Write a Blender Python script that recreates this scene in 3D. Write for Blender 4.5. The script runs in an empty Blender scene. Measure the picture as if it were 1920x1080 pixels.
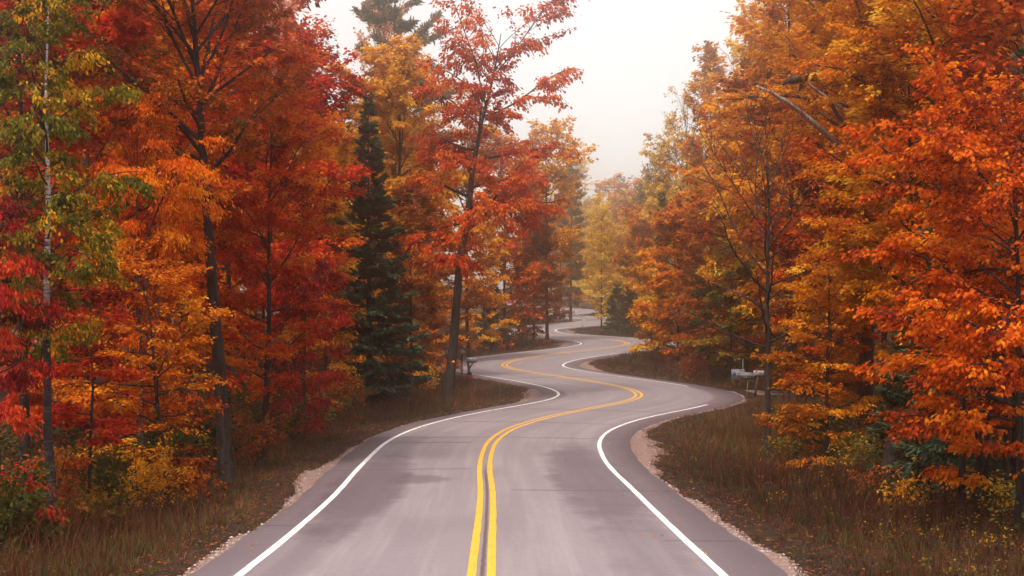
import bpy, math
import numpy as np
from mathutils import Vector

R_ = math.radians
# ------------------------------------------------------------------ scene, camera, sky, sun
sc = bpy.context.scene
COL = sc.collection
FPX = 3500.0                       # focal length in pixels of a 1920 wide frame
CAMZ = 5.0

cam_d = bpy.data.cameras.new('camera'); cam = bpy.data.objects.new('camera', cam_d); COL.objects.link(cam)
cam.location = (0, 0, CAMZ); cam.rotation_euler = (R_(90), 0, 0)
cam_d.sensor_width = 36; cam_d.lens = 36 * FPX / 1920
cam_d.clip_start = 0.1; cam_d.clip_end = 6000
sc.camera = cam

SUN_EL, SUN_AZ = 56.0, 198.0       # high, behind the camera's left shoulder (azimuth from +Y towards +X)
w = bpy.data.worlds.new('World'); sc.world = w; w.use_nodes = True
nt = w.node_tree; nt.nodes.clear()
sky = nt.nodes.new('ShaderNodeTexSky'); sky.sky_type = 'NISHITA'; sky.sun_disc = False
sky.sun_elevation = R_(SUN_EL); sky.sun_rotation = R_(SUN_AZ)
sky.air_density = 1.0; sky.dust_density = 6.0
hsv = nt.nodes.new('ShaderNodeHueSaturation'); hsv.inputs['Saturation'].default_value = 0.12
mixs = nt.nodes.new('ShaderNodeMix'); mixs.data_type = 'RGBA'; mixs.inputs['Factor'].default_value = 0.8
mixs.inputs[7].default_value = (8.85, 8.72, 8.75, 1)      # even stratus layer over the clear sky
bg = nt.nodes.new('ShaderNodeBackground'); bg.inputs['Strength'].default_value = 0.075
out = nt.nodes.new('ShaderNodeOutputWorld')
nt.links.new(sky.outputs[0], hsv.inputs['Color']); nt.links.new(hsv.outputs[0], mixs.inputs[6])
nt.links.new(mixs.outputs[2], bg.inputs['Color']); nt.links.new(bg.outputs[0], out.inputs['Surface'])

sl = bpy.data.lights.new('sun', 'SUN'); sl.energy = 2.0; sl.angle = R_(11); sl.color = (1.0, 0.9, 0.76)
sun = bpy.data.objects.new('sun', sl); COL.objects.link(sun)
sdir = Vector((math.sin(R_(SUN_AZ)) * math.cos(R_(SUN_EL)), math.cos(R_(SUN_AZ)) * math.cos(R_(SUN_EL)), math.sin(R_(SUN_EL))))
sun.rotation_euler = sdir.to_track_quat('Z', 'Y').to_euler(); sun.location = sdir * 50

vs = sc.view_settings
vs.view_transform = 'Standard'; vs.look = 'None'; vs.gamma = 1.0; vs.use_curve_mapping = False
vs.exposure = 0.98
sc.render.engine = 'CYCLES'
sc.cycles.max_bounces = 5; sc.cycles.diffuse_bounces = 2; sc.cycles.transmission_bounces = 2; sc.cycles.volume_bounces = 3
sc.cycles.glossy_bounces = 1; sc.cycles.caustics_reflective = False; sc.cycles.caustics_refractive = False
sc.cycles.use_denoising = True
HAZE_DENSITY = 0.0020

# ------------------------------------------------------------------ road geometry
def pchip(x, X, Y):
    x = np.asarray(x, float); h = np.diff(X); s = np.diff(Y) / h
    m = np.zeros(len(X)); m[0] = s[0]; m[-1] = s[-1]
    for i in range(1, len(X) - 1):
        if s[i-1] * s[i] > 0:
            w1 = 2 * h[i] + h[i-1]; w2 = h[i] + 2 * h[i-1]
            m[i] = (w1 + w2) / (w1 / s[i-1] + w2 / s[i])
    i = np.clip(np.searchsorted(X, x) - 1, 0, len(X) - 2)
    t = np.clip((x - X[i]) / h[i], 0, 1)
    return (2*t**3-3*t**2+1)*Y[i] + (t**3-2*t**2+t)*h[i]*m[i] + (-2*t**3+3*t**2)*Y[i+1] + (t**3-t**2)*h[i]*m[i+1]

PD = np.array([-60, 0, 25.4, 32, 42, 55, 70, 85, 107, 138, 200, 300, 400, 600, 2000.])
PZ = np.array([2.5, 3.0, 3.92, 4.2, 4.55, 4.84, 4.95, 4.95, 4.72, 4.38, 4.0, 3.25, 2.6, 2.2, 2.2])
def drop(d): return pchip(d, PD, PZ)
CXY = np.array([(-60,-.2),(0,-.3),(25,-.42),(42,-.57),(51,-.75),(58,-.7),(65,-.15),(72,1.45),(78,3.75),(83,5.5),(87.5,6.05),
    (91.5,5.7),(97,4.2),(102,2.2),(107.5,.3),(112.5,-.65),(117,-.1),(124,1.8),(131,4.7),(139,7.7),(146,9.15),(152,8.7),
    (160,6.4),(168,3.0),(176,1.0),(184,.8),(194,3),(206,7.5),(216,11),(226,12.3),(236,10.5),(246,6.8),(254,5.2),
    (262,6.2),(272,9.2),(280,9.8),(290,8.6),(310,5.5),(340,3.),(400,-3),(480,-30),(600,-90)])
RD = np.arange(-60, 600.01, .5)
_x = pchip(RD, CXY[:, 0], CXY[:, 1])
_k = np.exp(-.5 * (np.arange(-16, 17) * .5 / 2.2) ** 2); _k /= _k.sum()
RX = np.convolve(np.pad(_x, 16, 'edge'), _k, 'valid')
RZ = CAMZ - drop(RD)
_T = np.gradient(RX, .5); _n = np.hypot(1, _T); RNX, RNY = 1 / _n, -_T / _n
RS = np.concatenate([[0], np.cumsum(np.hypot(np.diff(RX), np.diff(RD)))])
HALF = pchip(RD, np.array([-60, 50, 70, 85, 100, 113, 130, 146, 170, 600.]), np.array([3.35, 3.35, 3.5, 3.75, 3.5, 3.55, 3.45, 3.6, 3.4, 3.4]))
def gap_bump(d, c, wd, a): return a * np.exp(-((d - c) / wd) ** 2)
def wob(d, seed, amp, wl):
    r = np.random.RandomState(seed); n = int(700 / wl) + 4
    return amp * np.interp(d, np.arange(n) * wl - 70, r.uniform(-1, 1, n))
EDGE_L = HALF + .75 + wob(RD, 1, .05, 2.0) + wob(RD, 2, .03, .7)
EDGE_R = HALF + .95 + wob(RD, 3, .06, 2.2) + wob(RD, 4, .03, .7)
GRAV_L = .06 + wob(RD, 5, .14, 1.6) + gap_bump(RD, 87, 5, .75) + gap_bump(RD, 47, 5, .5) + gap_bump(RD, 146, 5, .9) + gap_bump(RD, 226, 6, 1.0)
GRAV_R = .06 + wob(RD, 6, .14, 1.6) + gap_bump(RD, 58, 7, .7) + gap_bump(RD, 112, 5, .9) + gap_bump(RD, 180, 5, .7) + gap_bump(RD, 33, 8, .15)
GRAV_L = np.maximum(GRAV_L, .03); GRAV_R = np.maximum(GRAV_R, .03)

def road_near(x, y):
    """signed lateral offset, index of the nearest centreline sample"""
    x = np.atleast_1d(np.asarray(x, float)); y = np.atleast_1d(np.asarray(y, float))
    best = np.full(x.shape, 1e18); bi = np.zeros(x.shape, int)
    for i in range(0, len(RD), 2):
        q = (x - RX[i]) ** 2 + (y - RD[i]) ** 2
        m = q < best; best[m] = q[m]; bi[m] = i
    off = (x - RX[bi]) * RNX[bi] + (y - RD[bi]) * RNY[bi]
    return np.sign(off) * np.sqrt(best), bi

def smooth(a, b, t):
    t = np.clip((t - a) / (b - a), 0, 1); return t * t * (3 - 2 * t)
_rs = np.random.RandomState(77)
_W = [( _rs.uniform(-1, 1, 2) * f, _rs.uniform(0, 6.28), a) for f, a in ((.25, .10), (.5, .06), (.9, .04), (1.7, .025), (1.4, .03), (.12, .12))]
def gnoise(x, y): return sum(a * np.sin(k[0] * x + k[1] * y + p) for k, p, a in _W)
def ground_z(x, y, dip=False):
    x = np.atleast_1d(np.asarray(x, float)); y = np.atleast_1d(np.asarray(y, float))
    off, bi = road_near(x, np.clip(y, -60, 600))
    o = np.abs(off)
    base = CAMZ - drop(np.clip(y, -60, 2000))
    zr = RZ[bi]
    edge = np.where(off < 0, EDGE_L[bi], EDGE_R[bi]); grv = np.where(off < 0, GRAV_L[bi], GRAV_R[bi])
    wgt = smooth(edge + 1, edge + 9, o)
    z = zr * (1 - wgt) + base * wgt
    if dip: z = z - .35 * (1 - smooth(edge + grv + 1.5, edge + grv + 2.5, o))
    z = z - .085 + .03 * smooth(edge + grv, edge + grv + .5, o) - .22 * smooth(edge + .6, edge + 2.6, o) * (1 - smooth(edge + 3.5, edge + 8, o))
    z = z + gnoise(x, y) * smooth(edge + .3, edge + 2.5, o)
    return z
def px_to_x(px, d): return (px - 960) * d / FPX
def top_to_h(ytop, d): return float((540 - ytop) * d / FPX + drop(d))

# ------------------------------------------------------------------ mesh helpers
def link(o, parent=None):
    COL.objects.link(o)
    if parent is not None: o.parent = parent
    return o
def np_mesh(name, V, Fq, mat=None, uv=None, attr=None, smooth_sh=False):
    """V (n,3); Fq list of int arrays (m,k) with k = 3 or 4; uv per vertex (n,2); attr per vertex float"""
    me = bpy.data.meshes.new(name)
    Fq = [f for f in (Fq if isinstance(Fq, list) else [Fq]) if len(f)]
    nv = len(V); me.vertices.add(nv); me.vertices.foreach_set('co', np.ascontiguousarray(V, np.float32).ravel())
    li = np.concatenate([f.ravel() for f in Fq]).astype(np.int32)
    tot = np.concatenate([np.full(len(f), f.shape[1], np.int32) for f in Fq])
    st = np.concatenate([[0], np.cumsum(tot)[:-1]]).astype(np.int32)
    me.loops.add(len(li)); me.loops.foreach_set('vertex_index', li)
    me.polygons.add(len(tot)); me.polygons.foreach_set('loop_start', st); me.polygons.foreach_set('loop_total', tot)
    if smooth_sh: me.polygons.foreach_set('use_smooth', np.ones(len(tot), bool))
    if uv is not None:
        l = me.uv_layers.new(name='UVMap'); l.data.foreach_set('uv', np.ascontiguousarray(uv[li], np.float32).ravel())
    if attr is not None:
        a = me.attributes.new('tint', 'FLOAT', 'POINT'); a.data.foreach_set('value', np.ascontiguousarray(attr, np.float32))
    me.update(calc_edges=True)
    if mat is not None: me.materials.append(mat)
    return me
def obj(name, me, parent=None):
    return link(bpy.data.objects.new(name, me), parent)
def tag(o, label=None, cat=None, group=None, kind=None):
    if label: o['label'] = label
    if cat: o['category'] = cat
    if group: o['group'] = group
    if kind: o['kind'] = kind
    return o
def empty(name, loc, rz=0):
    o = bpy.data.objects.new(name, None); o.empty_display_size = .3; o.location = loc; o.rotation_euler = (0, 0, rz)
    return link(o)
class MB:
    """collects boxes, tubes and lathes into one mesh"""
    def __init__(s): s.v = []; s.f3 = []; s.f4 = []; s.n = 0
    def add(s, V, f3=None, f4=None):
        s.v.append(np.asarray(V, float))
        if f3 is not None and len(f3): s.f3.append(np.asarray(f3) + s.n)
        if f4 is not None and len(f4): s.f4.append(np.asarray(f4) + s.n)
        s.n += len(V)
    def box(s, c, size, rot=None):
        h = np.array(size) / 2
        V = np.array([(x, y, z) for x in (-1, 1) for y in (-1, 1) for z in (-1, 1)]) * h
        if rot is not None: V = V @ np.array(rot).T
        s.add(V + np.array(c), f4=[(0,1,3,2),(4,6,7,5),(0,4,5,1),(2,3,7,6),(0,2,6,4),(1,5,7,3)])
    def tube(s, P, r, k=8):
        V, F4, F3 = tubes(np.array([P], float), np.array([r], float), k, cap=True); s.add(V, F3, F4)
    def prism(s, pts, y0, y1):
        """outline in xz extruded along y (convex)"""
        n = len(pts); V = [(p[0], y0, p[1]) for p in pts] + [(p[0], y1, p[1]) for p in pts]
        f4 = [(i, (i+1) % n, n + (i+1) % n, n + i) for i in range(n)]
        f3 = [(0, i + 1, i) for i in range(1, n - 1)] + [(n, n + i, n + i + 1) for i in range(1, n - 1)]
        s.add(V, f3, f4)
    def build(s, name, mat, parent=None, smooth_sh=False):
        fs = []
        if s.f3: fs.append(np.concatenate(s.f3))
        if s.f4: fs.append(np.concatenate(s.f4))
        return obj(name, np_mesh(name, np.concatenate(s.v), fs, mat, smooth_sh=smooth_sh), parent)
def tubes(P, r, k, cap=False):
    """P (M,n,3) polylines, r (M,n) radii -> verts, quads, tris"""
    M, n, _ = P.shape
    T = np.gradient(P, axis=1); T /= np.linalg.norm(T, axis=2, keepdims=True) + 1e-9
    ref = np.where(np.abs(T.mean(1)[:, None, 0:1]) < .8, np.array([1., 0, 0]), np.array([0, 1., 0]))
    U = np.cross(T, ref); U /= np.linalg.norm(U, axis=2, keepdims=True) + 1e-9
    Wv = np.cross(T, U)
    a = np.arange(k) * 2 * np.pi / k
    V = P[:, :, None, :] + r[:, :, None, None] * (np.cos(a)[None, None, :, None] * U[:, :, None, :] + np.sin(a)[None, None, :, None] * Wv[:, :, None, :])
    b = (np.arange(M) * n * k)[:, None, None] + (np.arange(n - 1) * k)[None, :, None]
    j = np.arange(k)[None, None, :]; j2 = (j + 1) % k
    F = np.stack([b + j, b + j2, b + k + j2, b + k + j], -1).reshape(-1, 4)
    F3 = np.zeros((0, 3), int)
    if cap:
        cs = []
        for m in range(M):
            o0 = m * n * k; o1 = o0 + (n - 1) * k
            cs += [(o0, o0 + i + 1, o0 + i) for i in range(1, k - 1)] + [(o1, o1 + i, o1 + i + 1) for i in range(1, k - 1)]
        F3 = np.array(cs)
    return V.reshape(-1, 3), F, F3

# ------------------------------------------------------------------ materials
class NT:
    def __init__(s, name):
        s.m = bpy.data.materials.new(name); s.m.use_nodes = True; s.t = s.m.node_tree; s.t.nodes.clear()
        s.out = s.n('ShaderNodeOutputMaterial')
    def n(s, typ, **kw):
        nd = s.t.nodes.new(typ)
        for k, v in kw.items():
            if k[0] == '_': nd.inputs[k[1:].replace('_', ' ')].default_value = v
            else: setattr(nd, k, v)
        return nd
    def l(s, a, b): s.t.links.new(a, b)
    def math(s, op, a, b=None, clamp=False):
        nd = s.n('ShaderNodeMath', operation=op); nd.use_clamp = clamp
        for i, q in enumerate((a, b)):
            if q is None: continue
            if isinstance(q, (int, float)): nd.inputs[i].default_value = q
            else: s.l(q, nd.inputs[i])
        return nd.outputs[0]
    def mix(s, f, a, b, mode='MIX'):
        nd = s.n('ShaderNodeMix', data_type='RGBA', blend_type=mode)
        for i, q in ((0, f), (6, a), (7, b)):
            if isinstance(q, (int, float)): nd.inputs[i].default_value = q
            elif isinstance(q, tuple): nd.inputs[i].default_value = q + (1,) if len(q) == 3 else q
            else: s.l(q, nd.inputs[i])
        return nd.outputs[2]
    def noise(s, vec, scale, detail=3, rough=.55):
        nd = s.n('ShaderNodeTexNoise', _Scale=scale, _Detail=detail, _Roughness=rough)
        if vec is not None: s.l(vec, nd.inputs['Vector'])
        return nd.outputs['Fac']
    def ramp(s, f, stops):
        nd = s.n('ShaderNodeValToRGB'); e = nd.color_ramp.elements
        while len(e) < len(stops): e.new(.5)
        for q, (p, c) in zip(e, stops): q.position = p; q.color = tuple(c) + (1,) if len(c) == 3 else c
        s.l(f, nd.inputs[0]); return nd.outputs[0]
    def step(s, f, a, b):
        nd = s.n('ShaderNodeMapRange', interpolation_type='SMOOTHSTEP')
        nd.inputs[1].default_value = a; nd.inputs[2].default_value = b; s.l(f, nd.inputs[0]); return nd.outputs[0]
    def map(s, vec, sc_):
        nd = s.n('ShaderNodeMapping'); nd.inputs['Scale'].default_value = sc_; s.l(vec, nd.inputs[0]); return nd.outputs[0]
    def bsdf(s, color, rough=.7, spec=.3, bump=None, bstr=.3, bdist=.02, **kw):
        p = s.n('ShaderNodeBsdfPrincipled')
        if isinstance(color, tuple): p.inputs['Base Color'].default_value = color + (1,)
        else: s.l(color, p.inputs['Base Color'])
        if isinstance(rough, (int, float)): p.inputs['Roughness'].default_value = rough
        else: s.l(rough, p.inputs['Roughness'])
        p.inputs['Specular IOR Level'].default_value = spec
        for k, v in kw.items(): p.inputs[k].default_value = v
        if bump is not None:
            b = s.n('ShaderNodeBump', _Strength=bstr, _Distance=bdist); s.l(bump, b.inputs['Height']); s.l(b.outputs[0], p.inputs['Normal'])
        s.l(p.outputs[0], s.out.inputs['Surface']); return p

def leaf_mat(name, cols, trans=.45, rough=.6, spec=.08):
    m = NT(name)
    a = m.n('ShaderNodeAttribute', attribute_name='tint'); oi = m.n('ShaderNodeObjectInfo')
    f = m.math('ADD', a.outputs['Fac'], m.math('MULTIPLY', m.math('SUBTRACT', oi.outputs['Random'], .5), .22), True)
    n = len(cols); c = m.ramp(f, [(i / (n - 1), q) for i, q in enumerate(cols)])
    p = m.n('ShaderNodeBsdfPrincipled'); m.l(c, p.inputs['Base Color']); p.inputs['Roughness'].default_value = rough; p.inputs['Specular IOR Level'].default_value = spec
    t = m.n('ShaderNodeBsdfTranslucent'); m.l(c, t.inputs['Color'])
    mx = m.n('ShaderNodeMixShader'); mx.inputs[0].default_value = trans
    m.l(p.outputs[0], mx.inputs[1]); m.l(t.outputs[0], mx.inputs[2]); m.l(mx.outputs[0], m.out.inputs['Surface'])
    return m.m
PAL = {
 'orange':  [(.16,.036,.004),(.46,.105,.004),(.72,.19,.005),(.80,.26,.006),(.84,.40,.012)],
 'redorange':[(.12,.012,.006),(.40,.045,.005),(.66,.095,.005),(.76,.16,.006),(.82,.32,.010)],
 'red':     [(.10,.006,.008),(.30,.013,.010),(.56,.028,.012),(.68,.065,.010),(.76,.20,.012)],
 'scarlet': [(.10,.008,.007),(.34,.020,.008),(.60,.050,.008),(.72,.10,.008),(.80,.28,.012)],
 'mixed':   [(.10,.016,.006),(.34,.050,.007),(.60,.12,.008),(.76,.24,.010),(.86,.46,.03)],
 'crimson': [(.08,.005,.008),(.22,.009,.010),(.40,.016,.013),(.54,.034,.012),(.66,.13,.014)],
 'amber':   [(.26,.085,.006),(.58,.20,.008),(.80,.33,.012),(.88,.43,.02),(.90,.55,.05)],
 'gold':    [(.16,.040,.006),(.42,.11,.006),(.66,.19,.007),(.78,.28,.010),(.82,.42,.03)],
 'yellow':  [(.32,.18,.010),(.62,.33,.012),(.82,.46,.025),(.88,.56,.05),(.90,.64,.10)],
 'birch':   [(.040,.045,.008),(.075,.078,.010),(.14,.125,.012),(.27,.19,.014),(.85,.36,.012)],
 'olive':   [(.05,.055,.012),(.11,.10,.014),(.22,.15,.016),(.42,.20,.016),(.62,.28,.02)],
 'rust':    [(.09,.024,.010),(.22,.05,.012),(.38,.085,.014),(.48,.13,.018),(.55,.20,.025)],
 'mapletop':[(.07,.045,.010),(.20,.07,.010),(.44,.095,.010),(.62,.12,.012),(.64,.05,.015)],
 'green':   [(.03,.05,.010),(.06,.085,.014),(.12,.14,.018),(.26,.22,.02),(.48,.30,.03)],
 'ashred':  [(.16,.020,.010),(.36,.040,.010),(.58,.060,.012),(.68,.10,.014),(.74,.18,.016)],
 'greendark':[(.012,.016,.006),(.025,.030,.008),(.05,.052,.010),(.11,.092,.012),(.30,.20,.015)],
 'sparsered':[(.20,.012,.016),(.36,.022,.018),(.48,.035,.02),(.55,.06,.02),(.60,.12,.02)],
}
LEAF = {k: leaf_mat('leaf_' + k, v) for k, v in PAL.items()}
NEEDLE = {'spruce': leaf_mat('needle_spruce', [(.014,.024,.014),(.030,.050,.026),(.050,.076,.036),(.075,.10,.045),(.13,.14,.055)], .15, .6, .2),
          'pine': leaf_mat('needle_pine', [(.05,.04,.016),(.10,.075,.024),(.16,.11,.034),(.24,.15,.045),(.32,.19,.055)], .15, .6, .2)}

def bark(name, c0, c1, birch=False):
    m = NT(name); tc = m.n('ShaderNodeTexCoord'); v = tc.outputs['Object']
    if birch:
        g = m.n('ShaderNodeSeparateXYZ'); m.l(v, g.inputs[0])
        bands = m.noise(m.map(v, (3, 3, 26)), 1.0, 4, .6)
        h = m.step(m.math('ADD', g.outputs[2], m.math('MULTIPLY', m.noise(v, 1.2), 1.5)), 4.4, 6.6)
        pale = m.mix(m.step(bands, .5, .62), (.46, .38, .36), (.06, .045, .045))
        dark = m.mix(m.step(bands, .50, .66), (.026, .018, .019), (.085, .068, .068))
        c = m.mix(h, dark, pale); m.bsdf(c, .8, .2, bands, .4, .02)
    else:
        f = m.noise(m.map(v, (14, 14, 2.2)), 1.0, 5, .65); f2 = m.noise(v, 2.5, 3)
        c = m.mix(m.step(f, .35, .68), c0, c1)
        c = m.mix(m.math('MULTIPLY', m.step(f2, .55, .75), .5), c, (.085, .078, .068))
        m.bsdf(c, .9, .15, f, .8, .03)
    return m.m
BARK = bark('bark_maple', (.013, .009, .009), (.045, .033, .030))
BARKD = bark('bark_dark', (.014, .010, .011), (.05, .038, .036))
BARKB = bark('bark_birch', None, None, True)
BARKP = bark('bark_dead_wood', (.16, .12, .105), (.42, .35, .31))

def ground_mat():
    m = NT('ground_soil'); g = m.n('ShaderNodeNewGeometry'); v = g.outputs['Position']
    a = m.noise(v, .35, 4); b = m.noise(v, 6, 5, .7); c = m.noise(v, 22, 3, .7)
    col = m.ramp(a, [(.3, (.020, .014, .008)), (.5, (.030, .019, .011)), (.7, (.048, .024, .013))])
    col = m.mix(m.step(b, .5, .68), col, (.105, .042, .02)); col = m.mix(m.step(c, .58, .72), col, (.02, .014, .01))
    m.bsdf(col, .95, .1, c, .9, .05); return m.m
def gravel_mat():
    m = NT('gravel'); g = m.n('ShaderNodeNewGeometry'); v = g.outputs['Position']
    vo = m.n('ShaderNodeTexVoronoi', _Scale=34.0); m.l(v, vo.inputs['Vector'])
    b = m.noise(v, 1.3, 4); c = m.noise(v, 9, 4, .7)
    col = m.mix(m.n('ShaderNodeSeparateColor') and m.step(vo.outputs['Distance'], .1, .6), (.42, .30, .26), (.20, .125, .11))
    col = m.mix(m.step(b, .40, .65), col, (.28, .17, .15)); col = m.mix(m.math('MULTIPLY', m.step(c, .52, .66), .8), col, (.13, .055, .035))
    m.bsdf(col, .95, .15, vo.outputs['Distance'], .6, .02); return m.m
def asphalt_mat():
    m = NT('asphalt'); uvn = m.n('ShaderNodeUVMap', uv_map='UVMap'); uv = uvn.outputs[0]
    s = m.n('ShaderNodeSeparateXYZ'); m.l(uv, s.inputs[0]); u, v = s.outputs[0], s.outputs[1]
    fine = m.noise(uv, 55, 3, .8); mid = m.noise(uv, 5, 5, .65); big = m.noise(m.map(uv, (.5, .10, 1)), 1.0, 4)
    streak = m.noise(m.map(uv, (2.6, .05, 1)), 1.0, 4, .6); cross = m.noise(m.map(uv, (.35, 3.2, 1)), 1.0, 4, .7)
    col = m.ramp(fine, [(.25, (.155, .122, .137)), (.5, (.232, .184, .204)), (.75, (.31, .252, .273))])
    col = m.mix(m.math('MULTIPLY', m.step(streak, .42, .66), .45), col, (.35, .295, .308))
    col = m.mix(m.math('MULTIPLY', m.step(big, .46, .66), .35), col, (.155, .116, .132))
    col = m.mix(m.math('MULTIPLY', m.step(cross, .54, .72), .22), col, (.16, .122, .136))
    grain = m.noise(uv, 16, 4, .75)
    col = m.mix(m.math('MULTIPLY', m.step(grain, .50, .66), .42), col, (.14, .108, .12))
    col = m.mix(m.math('MULTIPLY', m.math('SUBTRACT', 1.0, m.step(grain, .30, .46)), .25), col, (.38, .325, .34))
    au = m.math('ABSOLUTE', m.math('ADD', u, m.math('MULTIPLY', m.math('SUBTRACT', mid, .5), .25)))
    # newer, darker asphalt of the paved shoulders
    col = m.mix(m.math('MULTIPLY', m.step(au, 3.28, 3.5), .72), col, (.125, .084, .100))
    # stains along the inside of both edge lines, worn off towards the wheel tracks
    v0 = float(np.interp(42, RD, RS)); v1 = float(np.interp(45, RD, RS))
    def blot(uc, us, vc, vs_, nz):
        q1 = m.math('DIVIDE', m.math('SUBTRACT', u, uc), us); q2 = m.math('DIVIDE', m.math('SUBTRACT', v, vc), vs_)
        q = m.math('ADD', m.math('MULTIPLY', q1, q1), m.math('MULTIPLY', q2, q2))
        q = m.math('ADD', q, m.math('MULTIPLY', m.math('SUBTRACT', nz, .5), 2.2))
        return m.math('SUBTRACT', 1.0, m.step(q, .30, 1.2))
    n1 = m.noise(m.map(uv, (.9, .5, 1)), 1.0, 7, .72)
    for uc, us, vc, vs_, st in ((-2.75, 1.0, v0 + 1, 13, .78), (2.55, 1.1, v1 + 1, 14, .72), (-1.6, .8, v0 + 3.5, 1.6, .6), (2.6, .8, v1 - 14, 9, .35), (-2.9, .6, v0 - 14, 8, .4)):
        col = m.mix(m.math('MULTIPLY', blot(uc, us, vc, vs_, n1), st), col, (.092, .058, .074))
    # transverse cracks and the worn joint between the yellow lines
    wv = m.math('ADD', v, m.math('MULTIPLY', m.math('SUBTRACT', m.noise(m.map(uv, (1.2, .02, 1)), 1.0, 5, .7), .5), .9))
    for dcr, u0, u1 in ((61.5, -4.2, 4.2), (59.2, -3.4, -.6), (49.0, -4.0, -.3), (42.2, .5, 4.3), (69, -3, 3.2), (76, -4, 4), (101, -3, 4), (34, -4.2, -3.1), (31, 2.9, 4.3)):
        vc = float(np.interp(dcr, RD, RS))
        k = m.math('SUBTRACT', 1.0, m.step(m.math('ABSOLUTE', m.math('SUBTRACT', wv, vc)), (.03 + .0006 * dcr), (.07 + .0014 * dcr)))
        k = m.math('MULTIPLY', k, m.math('MULTIPLY', m.step(u, u0, u0 + .15), m.math('SUBTRACT', 1.0, m.step(u, u1 - .15, u1))))
        col = m.mix(m.math('MULTIPLY', k, .75), col, (.05, .036, .042))
    cu = m.math('ADD', u, m.math('MULTIPLY', m.math('SUBTRACT', m.noise(m.map(uv, (.02, 1.8, 1)), 1.0, 5, .7), .5), .10))
    k = m.math('SUBTRACT', 1.0, m.step(m.math('ABSOLUTE', m.math('SUBTRACT', cu, .015)), .018, .045))
    ve = float(np.interp(52, RD, RS)); k = m.math('MULTIPLY', k, m.math('SUBTRACT', 1.0, m.step(v, ve - 6, ve)))
    col = m.mix(m.math('MULTIPLY', k, .85), col, (.075, .035, .03))
    m.bsdf(col, m.math('ADD', .52, m.math('MULTIPLY', mid, .3)), .35, fine, .35, .006); return m.m
def paint_mat(name, c, worn):
    m = NT(name); uvn = m.n('ShaderNodeUVMap', uv_map='UVMap'); uv = uvn.outputs[0]
    f = m.noise(uv, 30, 5, .75); g = m.noise(m.map(uv, (6, 1.2, 1)), 1.0, 4)
    col = m.mix(m.math('MULTIPLY', m.step(m.math('ADD', m.math('MULTIPLY', f, .6), m.math('MULTIPLY', g, .4)), .52, .62), .75), c, worn)
    m.bsdf(col, .6, .3, f, .3, .004); return m.m
def plain(name, c, rough=.5, spec=.4, metallic=0., var=.25):
    m = NT(name); tc = m.n('ShaderNodeTexCoord'); f = m.noise(tc.outputs['Object'], 9, 5, .7)
    col = m.mix(m.math('MULTIPLY', m.step(f, .45, .75), var), c, tuple(x * .35 for x in c))
    m.bsdf(col, rough, spec, f, .08, .01, Metallic=metallic); return m.m

M_GROUND = ground_mat(); M_GRAVEL = gravel_mat(); M_ROAD = asphalt_mat()
M_WHITE = paint_mat('road_paint_white', (.80, .79, .78), (.34, .30, .30))
M_YELLOW = paint_mat('road_paint_yellow', (.80, .40, .012), (.38, .20, .05))

# ------------------------------------------------------------------ ground, road, gravel, markings
def axis(segs):
    a = [segs[0][0]]
    for s0, s1, st in segs: a += list(np.linspace(s0, s1, max(2, int(round((s1 - s0) / st)) + 1))[1:])
    return np.array(a)
gx = axis([(-700, -120, 60), (-120, -30, 6), (-30, -14, 1.2), (-14, 22, .75), (22, 40, 1.2), (40, 120, 6), (120, 700, 60)])
gy = axis([(-120, -40, 16), (-40, 14, 3), (14, 110, .55), (110, 290, 1.1), (290, 600, 8), (600, 1600, 100)])
GX, GY = np.meshgrid(gx, gy); GZ = ground_z(GX.ravel(), GY.ravel(), True)
nx, ny = len(gx), len(gy); ii = (np.arange(ny - 1)[:, None] * nx + np.arange(nx - 1)[None, :]).ravel()
tag(obj('ground', np_mesh('ground', np.stack([GX.ravel(), GY.ravel(), GZ], 1), np.stack([ii, ii + 1, ii + nx + 1, ii + nx], 1), M_GROUND, smooth_sh=True)),
    'dark forest floor and verge covered in brown litter', kind='structure')

def strip(name, offs, zoffs, mat, parent=None, sel=None, skirt=0):
    """ribbon along the road; offs list of (per-sample) lateral offsets, left to right"""
    i = np.arange(len(RD)) if sel is None else sel
    rows = []; uv = []
    offs = [np.broadcast_to(o, RD.shape)[i] for o in offs]; zo = list(zoffs)
    if skirt:
        offs = [offs[0]] + offs + [offs[-1]]; zo = [zo[0] - skirt] + zo + [zo[-1] - skirt]
    for o, dz in zip(offs, zo):
        rows.append(np.stack([RX[i] + RNX[i] * o, RD[i] + RNY[i] * o, RZ[i] + dz], 1)); uv.append(np.stack([o, RS[i]], 1))
    nc = len(rows); V = np.stack(rows, 1).reshape(-1, 3); UV = np.stack(uv, 1).reshape(-1, 2)
    b = (np.arange(len(i) - 1)[:, None] * nc + np.arange(nc - 1)[None, :]).ravel()
    F = np.stack([b, b + 1, b + nc + 1, b + nc], 1)
    return obj(name, np_mesh(name, V, F, mat, uv=UV), parent)
def crownz(o): return -.012 * np.abs(o)
fr = (-.999, -.7, -.35, 0, .35, .7, .999)
road = strip('road', [(-EDGE_L if f < 0 else EDGE_R) * abs(f) for f in fr], [crownz(f * 4.2) for f in fr], M_ROAD, skirt=.16)
tag(road, 'winding two lane asphalt road with faded grey lanes', kind='structure')
_LW = .06
def line(name, c, wd, mat, sel=None):
    o1, o2 = c - wd / 2, c + wd / 2 + wob(RD, 21, .008, .9); oc = float(np.mean(np.abs(np.broadcast_to(c, RD.shape))))
    z = crownz(oc) + .006
    return strip(name, [o1, o2], [z + .0007, z - .0007] if oc > 1 else [z, z], mat, road, sel)
tag(line('white_edge_line', -HALF, .13, M_WHITE), 'white line along the left edge of the road')
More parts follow.
